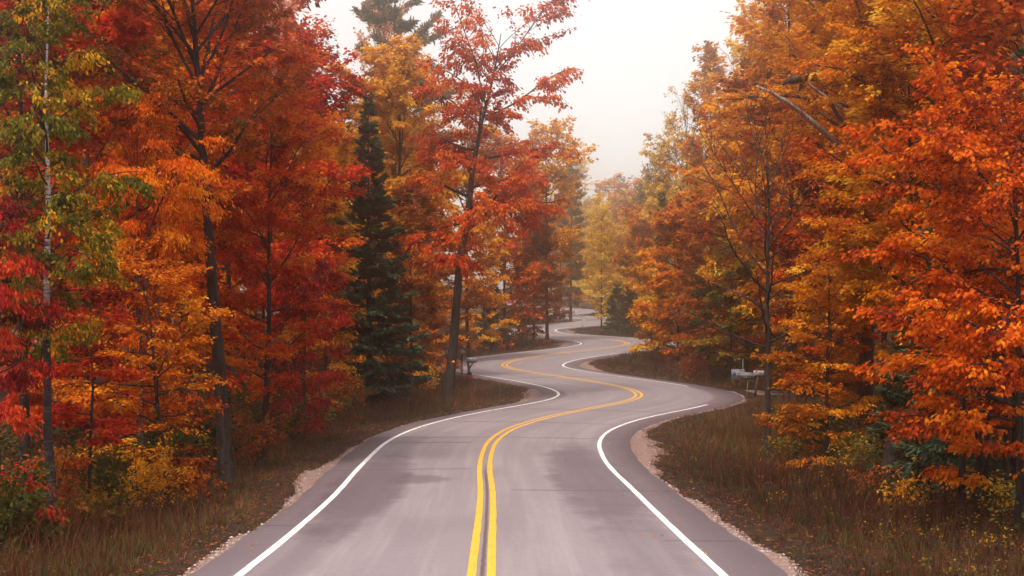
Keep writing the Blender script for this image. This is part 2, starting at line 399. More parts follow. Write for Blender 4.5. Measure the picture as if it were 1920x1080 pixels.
sel1 = np.where(RD < 81.5)[0]; sel2 = np.where(RD > 92.5)[0]
tag(line('white_edge_line', HALF, .13, M_WHITE, sel1), 'white line along the right edge, near the camera')
tag(line('white_edge_line', HALF, .13, M_WHITE, sel2), 'white line along the right edge, beyond the driveway')
for c in (-.135, .135): line('yellow_centre_line', c + wob(RD, 9, .006, 3), .125, M_YELLOW)

tag(strip('gravel_shoulder', [-(EDGE_L + GRAV_L + .35), -(EDGE_L + GRAV_L), -(EDGE_L - .15)], [-.15, -.078, -.06], M_GRAVEL, skirt=.2), 'pink gravel strip along the left pavement edge', kind='structure')
tag(strip('gravel_shoulder', [EDGE_R - .15, EDGE_R + GRAV_R, EDGE_R + GRAV_R + .35], [-.06, -.078, -.15], M_GRAVEL, skirt=.2), 'pink gravel strip along the right pavement edge', kind='structure')
# grassy banks that carry the verge from the gravel to the forest floor
for sd_, E_, G_, lab in ((-1, EDGE_L, GRAV_L, 'left grassy verge soil beside the gravel'), (1, EDGE_R, GRAV_R, 'right grassy verge soil beside the gravel')):
    sel = np.where((RD > 0) & (RD < 330))[0]; rows = []; oo = (-.02, .12, .3, .6, 1.1, 1.8, 2.5, 3.1)
    for q in oo:
        o_ = sd_ * (E_ + G_ + q)[sel]; X_ = RX[sel] + RNX[sel] * o_; Y_ = RD[sel] + RNY[sel] * o_
        rows.append(np.stack([X_, Y_, ground_z(X_, Y_) - (.12 if q > 3 else .06 if q < 0 else 0)], 1))
    V = np.stack(rows, 1).reshape(-1, 3); nc = len(oo); b = (np.arange(len(sel) - 1)[:, None] * nc + np.arange(nc - 1)[None, :]).ravel()
    F = np.stack([b, b + 1, b + nc + 1, b + nc], 1) if sd_ > 0 else np.stack([b, b + nc, b + nc + 1, b + 1], 1)
    tag(obj('verge', np_mesh('verge', V, F, M_GROUND, smooth_sh=True)), lab, kind='structure')
# gravel driveway turning off to the right by the mailboxes
dv = []
for t in np.linspace(0, 1, 14):
    x = 8.8 + 5.6 * t; yc = 88.5 + 2.5 * t * t; hw = 3.6 - 1.6 * smooth(0, .35, t)
    for q in np.linspace(-1, 1, 6): dv.append((x, yc + q * hw))
dv = np.array(dv); dz = ground_z(dv[:, 0], dv[:, 1]) + .03
_off, _bi = road_near(dv[:, 0], dv[:, 1]); _e = RZ[_bi] - .085
wq = 1 - smooth(4.6, 6.5, np.abs(_off)); dz = dz * (1 - wq) + _e * wq
dz = np.maximum(dz, _e * wq + (dz) * (1 - wq))
b = (np.arange(13)[:, None] * 6 + np.arange(5)[None, :]).ravel()
tag(obj('driveway', np_mesh('driveway', np.column_stack([dv, dz]), np.stack([b, b + 6, b + 7, b + 1], 1), M_GRAVEL)), 'pink gravel driveway leaving the road by the mailboxes', kind='structure')

# ------------------------------------------------------------------ trees
def nrm(a): return a / (np.linalg.norm(a, axis=-1, keepdims=True) + 1e-9)
def half_leaf(h):
    """leaf outline half -> verts, tris of both halves with a fold"""
    L = [(0, 0, 0)] + [(x, y, z) for x, y, z in h] + [(1, 0, 0)]
    n = len(h); V = [(0, 0, 0), (1, 0, -.06)] + [(x, y, z) for x, y, z in h] + [(x, -y, z) for x, y, z in h]
    F = []
    A = [2 + i for i in range(n)] + [1]; B = [2 + n + i for i in range(n)] + [1]
    for i in range(n): F.append((0, A[i + 1], A[i])); F.append((0, B[i], B[i + 1]))
    return np.array(V, float), np.array(F)
LAST = {}; LEAFK = 1.36; LEAFN = .90
LEAFSHAPE = {
 'kite': half_leaf([(.48, .33, .07)]),
 'oval': half_leaf([(.30, .25, .06), (.70, .22, .05)]),
 'long': half_leaf([(.30, .16, .04), (.70, .14, .03)]),
 'maple': half_leaf([(.16, .44, .06), (.62, .36, .08)]),
 'needle': half_leaf([(.4, .16, .05)]),
}
def leaves(pos, head, size, kind, rng, tint, droop=(.0, .7), roll=.5):
    n = len(pos)
    a = head.copy(); a[:, 2] -= rng.uniform(droop[0], droop[1], n); a = nrm(a)
    up = np.array([0, 0, 1.]) + rng.normal(0, roll, (n, 3)); b = nrm(np.cross(up, a)); c = np.cross(a, b)
    T, F = LEAFSHAPE[kind]; k = len(T)
    LAST.update(pos=pos, a=a, b=b, c=c, size=size, tint=tint, kind=kind)
    V = pos[:, None, :] + size[:, None, None] * (T[None, :, 0:1] * a[:, None] + T[None, :, 1:2] * b[:, None] + T[None, :, 2:3] * c[:, None])
    FF = (np.arange(n) * k)[:, None, None] + F[None]
    return V.reshape(-1, 3), FF.reshape(-1, 3), np.repeat(tint, k)

def interp_poly(P, idx, s):
    """P (M,n,3); rows idx; s in 0..1 -> points, tangents"""
    n = P.shape[1]; t = np.clip(s, 0, .9999) * (n - 1); i = t.astype(int); f = (t - i)[:, None]
    A = P[idx, i]; B = P[idx, i + 1]
    return A * (1 - f) + B * f, nrm(B - A)

def grow(start, dirs, L, n, rng, bend_up=0., droop=0., wobble=.12):
    """polylines from start along dirs"""
    M = len(start); P = np.zeros((M, n, 3)); P[:, 0] = start; d = nrm(dirs.copy()); st = (L / (n - 1))[:, None]
    for j in range(1, n):
        s = j / (n - 1)
        d = d + rng.normal(0, wobble, (M, 3)); d[:, 2] += bend_up * (1 - s) - droop * s; d = nrm(d)
        P[:, j] = P[:, j - 1] + d * st
    return P

def rotz(v, a):
    c, s = np.cos(a), np.sin(a); return np.stack([v[:, 0] * c - v[:, 1] * s, v[:, 0] * s + v[:, 1] * c, v[:, 2]], 1)

def broadleaf(seed, H, R, cb, r0, nleaf, leaf, kind='kite', lean=(0, 0), wig=.15, nl=None, el=(8, 62), prof=None, droop=.12, up=.10,
              sec=.5, flat=.25, twig=.5, ldroop=(.1, .8), hang=0., fork=0, azb=None, leafstart=.2, keep=None, per=8, tipsparse=0., thick=1., secgap=.30):
    """returns trunk polyline, radii, limb polylines, radii, secondary polylines, radii, leaf geometry"""
    rng = np.random.RandomState(seed); R = R * .82
    n = 14; t = np.linspace(0, 1, n)
    z = -.35 + t * (H * .96 + .35)
    wx = np.cumsum(rng.normal(0, wig * H / 60, n)); wy = np.cumsum(rng.normal(0, wig * H / 60, n)); wx -= wx[0]; wy -= wy[0]
    TP = np.stack([lean[0] * t ** 1.1 + wx, lean[1] * t ** 1.1 + wy, z], 1)
    TR = r0 * (np.maximum(1 - t, 0) ** .85 * .94 + .06) * (1 + .45 * np.exp(-np.maximum(z, 0) / .35))
    nl = int((nl or max(8, int(H * (1 - cb) * 2.4))) * 1.35); leaf = leaf * LEAFK; nleaf = int(nleaf * LEAFN)
    i = np.arange(nl); th = cb + (.985 - cb) * ((i + rng.uniform(.1, .9, nl)) / nl)
    rel = (th - cb) / (1 - cb)
    pr = R * (np.interp(rel, [0, .25, .6, .85, 1], [.70, 1, .88, .55, .22]) if prof is None else np.interp(rel, *prof))
    az = i * 2.39996 + rng.normal(0, .45, nl) + rng.uniform(0, 6.28)
    if azb is not None:                       # heavier side of the crown
        pr = pr * (1 + azb[1] * np.cos(az - azb[0]))
    e = np.radians(np.interp(rel, [0, 1], el) + rng.normal(0, 9, nl))
    D = np.stack([np.cos(az) * np.cos(e), np.sin(az) * np.cos(e), np.sin(e)], 1)
    L = np.maximum(pr * rng.uniform(.72, 1.18, nl) / np.maximum(np.cos(e), .5), .4)
    S = np.stack([np.interp(th, t, TP[:, q]) for q in range(3)], 1)
    LP = grow(S, D, L, 7, rng, up, droop, .10)
    lr0 = np.minimum(np.interp(th, t, TR) * .62, (.013 * L + .006) * thick)
    LR = lr0[:, None] * np.linspace(1, .22, 7)[None] ** .9
    # secondary branches
    cnt = np.maximum(4, (L / secgap).astype(int)); li = np.repeat(np.arange(nl), cnt)
    s = np.concatenate([(np.arange(c) + rng.uniform(.2, .8, c)) / c for c in cnt]); s = leafstart * .6 + (1 - leafstart * .6) * s
    B, Tn = interp_poly(LP, li, s)
    sgn = np.where(np.arange(len(li)) % 2 == 0, 1., -1.)
    D2 = rotz(Tn, sgn * rng.uniform(.5, 1.25, len(li))); D2[:, 2] = D2[:, 2] * .6 + rng.normal(.08, flat, len(li)) - hang * .5
    L2 = np.maximum(sec * L[li] * (1.08 - .78 * s) * rng.uniform(.6, 1.2, len(li)), .22)
    SP = grow(B, D2, L2, 3, rng, .05, droop + hang, .16)
    SR = np.minimum(LR[li, 0] * .5, .006 * L2 + .004)[:, None] * np.array([1, .65, .25])[None]
    # twigs with leaves
    allP = SP; wl = L2.copy()
    ntw = max(1, nleaf // per); q = rng.choice(len(allP), ntw, p=wl / wl.sum())
    st = 1 - (1 - leafstart) * (1 - rng.uniform(0, 1, ntw) ** .75)
    tb, tt = interp_poly(allP, q, st)
    td = rotz(tt, np.where(rng.uniform(size=ntw) < .5, 1, -1) * rng.uniform(.2, 1.2, ntw)); td[:, 2] = td[:, 2] * .5 + rng.normal(0, flat, ntw) - hang
    td = nrm(td); tl = twig * rng.uniform(.5, 1.2, ntw)
    u = (np.arange(per) + .8) / per
    pos = tb[:, None] + td[:, None] * (tl[:, None] * u[None])[..., None]
    pos[..., 2] -= (droop * .5 + hang * .4) * (tl[:, None] * u[None]) ** 1.5
    side = np.where(np.arange(per) % 2 == 0, 1., -1.)
    head = np.repeat(td, per, 0); head = rotz(head, np.tile(side, ntw) * rng.uniform(.2, 1.1, ntw * per))
    pos = pos.reshape(-1, 3) + rng.normal(0, leaf * .35, (ntw * per, 3))
    limb_t = rng.uniform(0, 1, nl)[li][q]; sec_t = rng.uniform(0, 1, len(li))[q]
    tint = np.repeat(.32 * limb_t + .28 * sec_t + .12 * rng.uniform(0, 1, ntw), per) + .28 * rng.uniform(0, 1, ntw * per)
    tint = np.clip((tint - .5) * 1.85 + .5, 0, 1)
    m = np.ones(len(pos), bool)
    if keep is not None: m = keep(pos, rng)
    m &= pos[:, 2] > .08
    pos, head, tint = pos[m], head[m], tint[m]
    size = leaf * rng.uniform(.65, 1.25, len(pos))
    LV = leaves(pos, head, size, kind, rng, tint, ldroop)
    return dict(lf=dict(LAST), TP=TP, TR=TR, LP=LP, LR=LR, SP=SP, SR=SR, li=li, leaf=LV)

def conifer(seed, H, R, cb, r0, n, size, gap=.36, per=7, el=(-22, 35), pine=False, prof=1.0, kind='needle'):
    rng = np.random.RandomState(seed)
    t = np.linspace(0, 1, 10); z = -.3 + t * (H + .3)
    TP = np.stack([np.cumsum(rng.normal(0, .03, 10)), np.cumsum(rng.normal(0, .03, 10)), z], 1); TR = r0 * ((1 - t) * .96 + .04) * (1 + .4 * np.exp(-np.maximum(z, 0) / .3))
    nw = int(H * (1 - cb) / gap); M = nw * per
    th = np.repeat(cb + (1 - cb) * ((np.arange(nw) + rng.uniform(0, .6, nw)) / nw), per) + rng.normal(0, .006, M)
    th = np.clip(th, cb, .985); rel = (th - cb) / (1 - cb)
    az = rng.uniform(0, 6.28, M) if pine else np.tile(np.arange(per) * 2 * np.pi / per, nw) + np.repeat(rng.uniform(0, 6.28, nw), per) + rng.normal(0, .2, M)
    L = np.maximum(R * (1 - rel) ** prof * rng.uniform(.62, 1.12, M), .12)
    if pine: L = R * np.interp(rel, [0, .3, .7, 1], [.8, 1, .75, .25]) * rng.uniform(.4, 1.15, M)
    e = np.radians(np.interp(rel, [0, 1], el) + rng.normal(0, 6, M))
    D = np.stack([np.cos(az) * np.cos(e), np.sin(az) * np.cos(e), np.sin(e)], 1)
    S = np.stack([np.interp(th, t, TP[:, q]) for q in range(3)], 1)
    LP = grow(S, D, L, 4, rng, .0, -.16 if not pine else -.10, .05)
    LR = (np.minimum(np.interp(th, t, TR) * .5, .009 * L + .006) * (1.5 if pine else 1))[:, None] * np.linspace(1, .25, 4)[None]
    q = rng.choice(M, n, p=L / L.sum()); s = rng.uniform(0, 1, n) ** (.6 if not pine else .35)
    s = np.maximum(s, .12 if not pine else .45)
    B, Tn = interp_poly(LP, q, s)
    sg = np.where(rng.uniform(size=n) < .5, 1, -1)
    Ld = rotz(Tn, sg * rng.uniform(.5, 1.1, n)); Ld[:, 2] -= .1
    wdt = (L[q] * .34 * (1.05 - s) + .06) * rng.uniform(0, 1, n) if not pine else L[q] * .22 * rng.uniform(0, 1, n)
    pos = B + nrm(Ld) * wdt[:, None] + rng.normal(0, .03 if not pine else .09, (n, 3))
    head = nrm(Tn * .6 + nrm(Ld) * .7 + rng.normal(0, .25 if not pine else .5, (n, 3)))
    if pine: head[:, 2] += .35
    br = rng.uniform(0, 1, M)[q]
    tint = np.clip(.4 * br + .35 * rng.uniform(0, 1, n) + .35 * (s - .4), 0, 1)
    top = pos[:, 2] > .05
    LV = leaves(pos[top], head[top], size * rng.uniform(.6, 1.25, n)[top], kind, rng, tint[top], (.0, .25), .8)
    return dict(TP=TP, TR=TR, LP=LP, LR=LR, SP=None, SR=None, li=None, leaf=LV)

_LM = {}
def single_leaves(crown, lf, idx, mat):
    """the leaves that show largest, each an object of its own sharing one of a few leaf meshes"""
    from mathutils import Matrix
    T, F = LEAFSHAPE[lf['kind']]
    for i in idx:
        tq = int(lf['tint'][i] * 5.99); key = (lf['kind'], mat.name, tq)
        if key not in _LM: _LM[key] = np_mesh('leaf', T, F, mat, attr=np.full(len(T), tq / 5.))
        o = obj('leaf', _LM[key], crown); s_ = float(lf['size'][i])
        M = np.eye(4); M[:3, 0] = lf['a'][i] * s_; M[:3, 1] = lf['b'][i] * s_; M[:3, 2] = lf['c'][i] * s_; M[:3, 3] = lf['pos'][i]
        o.matrix_basis = Matrix(M.tolist())
def build_tree(name, g, loc, barkm, leafm, label, cat='tree', group=None, limbs=False, rz=0., nsingle=0, limbmat=None):
    root = empty(name, loc, rz); tag(root, label, cat, group)
    V, F, _ = tubes(g['TP'][None], g['TR'][None], 12)
    parts_v, parts_f, nn = [V], [F], len(V)
    def secs(mask):
        if g['SP'] is None: return None
        return tubes(g['SP'][mask], g['SR'][mask], 3)
    if limbs:
        tr = obj('trunk', np_mesh('trunk', V, F, barkm, smooth_sh=True), root)
        for k in range(len(g['LP'])):
            v1, f1, _ = tubes(g['LP'][k:k + 1], g['LR'][k:k + 1], 6)
            v2, f2, _ = secs(g['li'] == k)
            obj('limb', np_mesh('limb', np.concatenate([v1, v2]), np.concatenate([f1, f2 + len(v1)]), limbmat or barkm, smooth_sh=True), tr)
    else:
        v1, f1, _ = tubes(g['LP'], g['LR'], 4 if g['SP'] is not None else 3); parts_v.append(v1); parts_f.append(f1 + nn); nn += len(v1)
        if g['SP'] is not None:
            v2, f2, _ = secs(np.ones(len(g['SP']), bool)); parts_v.append(v2); parts_f.append(f2 + nn)
        obj('trunk', np_mesh('trunk', np.concatenate(parts_v), np.concatenate(parts_f), barkm, smooth_sh=True), root)
    lv, lf, lt = g['leaf']
    if len(lv):
        pick = np.zeros(0, int)
        if nsingle:
            L_ = g['lf']; k_ = len(LEAFSHAPE[L_['kind']][0]); nt_ = len(LEAFSHAPE[L_['kind']][1])
            sc_ = L_['size'] / L_['size'].mean() - .35 * L_['pos'][:, 1]; vis = np.abs(loc[0] + L_['pos'][:, 0]) < .268 * (loc[1] + L_['pos'][:, 1])
            pick = np.argsort(-np.where(vis, sc_, -99))[:nsingle]; keepm = np.ones(len(L_['pos']), bool); keepm[pick] = False
            vm = np.repeat(keepm, k_); new = np.cumsum(vm) - 1
            lf = new[lf[np.repeat(keepm, nt_)]]; lv = lv[vm]; lt = lt[vm]
        c = obj('crown', np_mesh('crown', lv, lf, leafm, attr=lt), root); c['kind'] = 'stuff'
        if len(pick): single_leaves(c, g['lf'], pick, leafm)
    return root
def at(px, d, dz=-.05):
    x = px_to_x(px, d); return (x, d, float(ground_z(x, d)[0]) + dz)
def copy_tree(src, loc, rz, scale, leafm, label, cat='tree', group=None):
    r = src.copy(); COL.objects.link(r); r.location = loc; r.rotation_euler = (0, 0, rz); r.scale = scale
    for k in ('label', 'category', 'group'):
        if k in r: del r[k]
    tag(r, label, cat, group)
    for ch in src.children:
        c = ch.copy(); COL.objects.link(c); c.parent = r
        if c.name.startswith('crown') and leafm is not None:
            c.material_slots[0].link = 'OBJECT'; c.material_slots[0].material = leafm
        for g2 in ch.children:
            d = g2.copy(); COL.objects.link(d); d.parent = c
    return r

# ---- the trees one can tell apart: name, px of base, depth, top row, radius, crown base, trunk radius, leaves, leaf size, palette, extras, label
HT = {}
def hero(name, px, d, ytop, R, cb, r0, n, leaf, pal, label, seed, bk=None, group=None, limbs=False, like=None, nsingle=0, limbmat=None, **kw):
    H = top_to_h(ytop, d)
    if like is not None:
        p = HT[like]; HT[seed] = o = copy_tree(p, at(px, d), seed * 1.7, (R / p['_r'], R / p['_r'], H / p['_h']), LEAF[pal], label, 'tree', group)
        o.name = name; o['_h'] = H; o['_r'] = R; return o
    if kw.get('kind') == 'maple': kw['kind'] = 'kite'; n = int(n * (2.3 if d < 70 else 1.75)); leaf *= (.70 if d < 70 else .84)
    elif d < 60 and not nsingle: leaf *= .86; n = int(n * 1.2)
    g = broadleaf(seed, H, R, cb, r0, n, leaf, **kw)
    HT[seed] = o = build_tree(name, g, at(px, d), bk or BARK, LEAF[pal], label, 'tree', group, limbs, nsingle=nsingle, limbmat=limbmat)
    o['_h'] = H; o['_r'] = R
    return o
def fir(name, px, d, ytop, R, cb, r0, n, size, label, seed, mat='spruce', group=None, **kw):
    H = top_to_h(ytop, d)
    return build_tree(name, conifer(seed, H, R, cb, r0, n, size, **kw), at(px, d), BARKD, NEEDLE[mat], label, 'tree', group)
LB, RB = 'trees along the left side of the road', 'trees along the right side of the road'

# left side, from the camera onwards
hero('birch_tree', 98, 35, -110, 1.75, .36, .105, 20000, .066, 'birch', 'slender birch with pale upper trunk and hanging olive and yellow leaves', 11, BARKB, LB, True,
     nsingle=160, kind='oval', lean=(.05, 0), hang=.22, ldroop=(.3, 1.3), droop=.22, el=(15, 62), sec=.55, twig=.36, nl=28, flat=.35, thick=.75, limbmat=BARKD, wig=.18)
hero('cherry_tree', 0, 33.2, 320, 1.25, .12, .06, 10500, .074, 'crimson', 'small crimson leaved tree at the left edge of the photo beside the birch', 12, BARKD, LB,
     nsingle=110, kind='long', hang=.25, ldroop=(.5, 1.5), flat=.15)
hero('maple_sapling', 165, 37.5, 470, 1.35, .30, .05, 5000, .085, 'red', 'slim young maple with bright scarlet sprays behind the birch trunk', 13, BARKD, LB, kind='kite', flat=.1, el=(2, 40), ldroop=(0, .5))
hero('beech_tree', 318, 41.5, 455, 2.3, .22, .07, 15000, .08, 'mixed', 'low beech with flat layered golden orange sprays near the yellow bush', 14, BARKD, LB, True,
     kind='kite', flat=.10, el=(2, 40), ldroop=(0, .7), droop=.10, nl=22, prof=([0, .4, .8, 1], [.75, 1, .85, .5]), azb=(math.pi * .9, .35), lean=(-.5, 0))
hero('cherry_tree', 265, 46, 190, 2.4, .28, .09, 24000, .078, 'redorange', 'red tree with long drooping leaves above the golden layered beech', 15, BARKD, LB, kind='long', hang=.3, ldroop=(.5, 1.5))
hero('maple_tree', 428, 48, -230, 5.0, .50, .20, 26000, .13, 'mapletop', 'big maple with thick leaning trunk and dark orange spreading top', 16, BARK, LB, True,
     kind='maple', lean=(-.95, 0), nl=24, el=(22, 62), thick=2.0, prof=([0, .2, .6, .85, 1], [.55, .95, 1, .7, .3]), flat=.16, wig=.1)
hero('maple_tree', 500, 54, 110, 2.75, .18, .10, 24000, .105, 'scarlet', 'dense red orange maple filling the space right of the leaning trunk', 17, BARKD, LB, kind='maple', flat=.16, ldroop=(.1, .9))
hero('maple_tree', 560, 66, 60, 2.6, .30, .12, 17000, .125, 'red', 'tall bright red maple showing against the sky behind the red orange maple', 18, BARKD, LB, kind='kite', flat=.18)
hero('maple_tree', 572, 61, 470, 1.6, .14, .06, 9000, .11, 'crimson', 'dark crimson drooping maple just left of the dark spruce', 19, BARKD, LB, kind='long', hang=.25, ldroop=(.4, 1.4))
hero('maple_sapling', 612, 72, 300, 1.35, .12, .06, 8000, .115, 'amber', 'young golden orange maple close against the left flank of the dark spruce', 20, BARKD, LB, kind='kite', flat=.12, el=(0, 45))
SPR = fir('spruce_tree', 692, 79, 172, 2.75, .03, .16, 36000, .28, 'tall dark green pointed spruce standing alone among orange trees', 21, group=LB)
fir('spruce_tree', 648, 99, 125, 1.1, .10, .14, 9000, .28, 'thin spruce tip rising behind the tall dark spruce', 22, 'pine', LB)
hero('maple_tree', 752, 97, 70, 4.0, .28, .17, 26000, .17, 'amber', 'tall golden orange maple between the dark spruce and the red tree', 23, BARK, LB, True, kind='maple', nl=22, flat=.2, el=(15, 65))
RED = hero('ash_tree', 838, 82.5, 20, 4.5, .38, .24, 36000, .125, 'ashred', 'tall red tree with leaning dark trunk and bare branch ends at the bend', 24, BARKD, LB, True,
     kind='oval', lean=(2.5, 0), nl=20, el=(-6, 52), thick=2.3, wig=.26, prof=([0, .3, .75, 1], [.75, .95, 1.0, .55]), azb=(0.0, .28), hang=.12, ldroop=(.2, 1.2), droop=.10, leafstart=.25, secgap=.32, flat=.3,
     keep=lambda p, r: (p[:, 0] < 5.6 + r.normal(0, .6, len(p))) & (r.uniform(size=len(p)) < np.interp(p[:, 2], [5, 14.5, 16.8], [1, .85, .35])))
hero('maple_tree', 772, 93, 335, 2.5, .06, .09, 17000, .14, 'rust', 'brownish orange understory maple behind the red tree trunk', 25, BARKD, LB, kind='kite', flat=.16)
hero('maple_sapling', 908, 134, 425, 2.3, .08, .06, 9000, .14, 'amber', 'small golden maple right of the leaning dark trunk', 26, BARKD, LB, kind='kite', flat=.14)
fir('pine_tree', 738, 140, -40, 4.8, .50, .28, 15000, .44, 'tall white pine with open brownish crown against the sky', 27, 'pine', LB, pine=True, gap=.7, per=3, el=(-4, 26))
hero('maple_tree', 945, 142, 250, 3.8, .06, .12, 15000, .19, 'redorange', 'hazy rust orange maple behind the crown of the red tree', 28, BARKD, LB, kind='kite')
hero('maple_tree', 1000, 147, 400, 2.7, .05, .10, 11000, .19, 'rust', 'brown orange tree overhanging the road edge beyond the yellow box', 29, BARKD, LB, kind='kite', flat=.15)
fir('spruce_tree', 925, 141, 515, 1.7, .02, .12, 7000, .33, 'short dark spruce under the rust orange maple', 30, group=LB)
hero('poplar_tree', 1026, 151, 225, 4.4, .30, .15, 17000, .21, 'amber', 'golden tree fading into mist right behind the red tree crown', 31, BARK, LB, kind='kite')
fir('pine_tree', 1070, 218, 285, 1.7, .12, .16, 11000, .45, 'misty pine mixed with the pale yellow tree at the far bend', 32, 'pine', LB, pine=True, gap=.8, per=5, el=(-5, 20))
hero('maple_tree', 880, 118, 170, 3.4, .20, .13, 15000, .17, 'gold', 'dull golden crown showing between the golden maple and the red tree', 33, BARKD, LB, kind='kite')

hero('maple_tree', 1002, 203, 455, 2.8, .03, .10, 9000, .22, 'rust', 'brown orange tree low over the verge inside the far left bend', 34, BARKD, LB, kind='kite', flat=.15)
hero('maple_sapling', 1008, 210, 500, 2.0, .02, .08, 9000, .22, 'redorange', 'reddish sapling at the tip of the far left verge', 35, BARKD, LB, like=26, kind='kite')
hero('maple_sapling', 975, 160, 500, 2.6, .02, .08, 9000, .22, 'rust', 'dark rust sapling behind the ochre box', 36, BARKD, LB, like=26, kind='kite')
hero('maple_sapling', 795, 112, 455, 2.4, .02, .08, 9000, .2, 'gold', 'golden sapling low between the dark spruce and the leaning trunk', 37, BARKD, LB, like=26, kind='kite')
hero('maple_sapling', 850, 118, 490, 2.4, .02, .08, 9000, .2, 'rust', 'rust sapling low behind the leaning dark trunk', 38, BARKD, LB, like=26, kind='kite')
hero('maple_sapling', 745, 104, 500, 2.4, .02, .08, 9000, .2, 'olive', 'olive sapling low just right of the tall dark spruce', 39, BARKD, LB, like=26, kind='kite')
# right side, from the camera onwards
hero('cherry_tree', 1913, 34, 215, 3.1, .26, .10, 40000, .078, 'redorange', 'red orange tree with dark trunk at the right edge of the photo', 41, BARKD, RB, True,
     nsingle=200, kind='kite', flat=.16, el=(0, 55), ldroop=(.2, 1.2), droop=.14, nl=30, azb=(math.pi, .15))
hero('maple_sapling', 1850, 37.3, 590, 1.9, .32, .055, 9000, .09, 'redorange', 'low spreading red orange sapling over the dark pole trunks', 42, BARKD, RB, kind='oval', flat=.1, el=(-6, 35), ldroop=(.2, 1.1))
fir('spruce_tree', 1908, 39.5, 70, 1.25, .05, .13, 15000, .20, 'dark spruce cut by the right edge behind the red orange tree', 43, group=RB)
hero('maple_tree', 1762, 51, -210, 4.6, 0.24, .22, 33000, .125, 'orange', 'huge bright orange maple filling the upper right', 44, BARKD, RB, True,
     kind='maple', nl=34, flat=.14, el=(4, 58), thick=1.6, ldroop=(.1, .8), lean=(.35, 0))
fir('spruce_tree', 1778, 43, 240, 1.5, .05, .12, 17000, .21, 'dark green spruce poking through the huge orange maple', 45, group=RB)
fir('spruce_tree', 1695, 50, 560, 1.5, .03, .09, 10000, .21, 'small dark spruce low between the amber beech and the red orange tree', 46, group=RB)
big2 = hero('maple_tree', 1618, 66, -150, 6.4, .45, .30, 32000, .145, 'gold', 'golden orange maple with broken grey trunk and thick dead limbs', 47, BARK, RB, True,
     kind='maple', nl=22, flat=.16, el=(8, 60), thick=1.6, lean=(.2, 0), azb=(math.pi, .12),
     keep=lambda p, r: ~((p[:, 1] < .4) & (((np.abs(p[:, 2] - 12.35) < .5) & (p[:, 0] > -3.3) & (p[:, 0] < .5)) | ((np.abs(p[:, 0] - .42) < .45) & (p[:, 2] > 12) & (p[:, 2] < 14.6))) & (r.uniform(size=len(p)) < .88)))
hero('ash_tree', 1440, 59, 215, 3.9, .34, .115, 1500, .10, 'sparsered', 'nearly bare young tree with long thin branches and few red leaves', 48, BARKD, RB, True,
     kind='long', nl=22, el=(18, 66), sec=.5, flat=.3, up=.12, droop=.0, hang=.0, secgap=.24, azb=(math.pi, .18), wig=.08, leafstart=.55)
hero('beech_tree', 1550, 52.5, 430, 2.0, .08, .07, 15000, .085, 'gold', 'glowing amber orange beech right of the bare young tree', 49, BARKD, RB, True, kind='oval', flat=.1, el=(2, 50), ldroop=(.1, .8), nl=24)
hero('maple_tree', 1560, 64, 265, 2.6, .12, .09, 17000, .12, 'redorange', 'red orange maple behind the amber beech', 50, BARKD, RB, kind='kite', flat=.14)
hero('maple_tree', 1400, 105, 290, 3.2, .10, .11, 18000, .15, 'redorange', 'red maple seen through the branches of the bare young tree', 51, BARKD, RB, kind='kite', flat=.15)
hero('beech_tree', 1372, 99, 440, 2.9, .10, .08, 15000, .125, 'olive', 'olive and gold beech beside the mailboxes', 52, BARKD, RB, kind='kite', flat=.1, el=(0, 45))
hero('maple_tree', 1272, 114, 385, 2.8, .07, .10, 17000, .17, 'orange', 'orange maple on the inside of the second right hand bend', 53, BARKD, RB, kind='kite', flat=.14)
hero('maple_sapling', 1222, 123, 500, 1.7, .08, .06, 9000, .16, 'amber', 'small amber maple leaning towards the road above the hidden mailbox', 54, BARKD, RB, kind='kite', flat=.12)
hero('maple_tree', 1330, 104, 400, 2.6, .07, .09, 14000, .16, 'rust', 'rust coloured maple between the orange maple and the olive beech', 55, BARKD, RB, like=51, kind='kite', flat=.14)
fir('spruce_tree', 1243, 127, 355, .75, .05, .09, 5000, .30, 'narrow dark spruce spire rising from orange foliage', 56, group=RB)
hero('poplar_tree', 1335, 141, 80, 3.3, .42, .17, 15000, .20, 'amber', 'tall thin golden tree with bare twigs against the white sky', 57, BARK, RB, True, kind='kite', nl=18, el=(25, 70), secgap=.4)
hero('maple_tree', 1418, 112, 120, 3.3, .26, .16, 17000, .16, 'gold', 'tall dull golden maple behind the bare young tree', 58, BARKD, RB, kind='kite')
hero('poplar_tree', 1272, 168, 235, 4.2, .10, .15, 16000, .21, 'yellow', 'misty yellow green tree left of the tall thin golden tree', 59, BARK, RB, kind='kite')
hero('bare_tree', 1290, 152, 170, 3.8, .38, .13, 900, .16, 'yellow', 'bare twiggy tree standing in mist above the orange maples', 60, BARK, RB, False, kind='kite', nl=20, el=(22, 68), secgap=.3, flat=.35, sec=.55)
hero('maple_tree', 1200, 180, 400, 2.7, .06, .11, 12000, .22, 'orange', 'soft orange maple in mist behind the narrow spruce spire', 61, BARKD, RB, like=53, kind='kite')
hero('birch_tree', 1128, 193, 375, 2.6, .12, .09, 12000, .22, 'yellow', 'bright yellow birch over the far bend', 62, BARKD, RB, like=59, kind='kite')
fir('spruce_tree', 1160, 178, 525, 2.0, .02, .13, 7000, .38, 'dark spruce at the far bend below the bright yellow birch', 63, group=RB)
fir('spruce_tree', 1185, 172, 520, 1.7, .02, .12, 6000, .36, 'low dark spruce beside the far bend, nearer the orange maples', 64, group=RB)
hero('poplar_tree', 1222, 205, 300, 3.0, .10, .14, 11000, .24, 'olive', 'pale olive tree almost lost in mist', 65, BARK, RB, like=59, kind='kite')
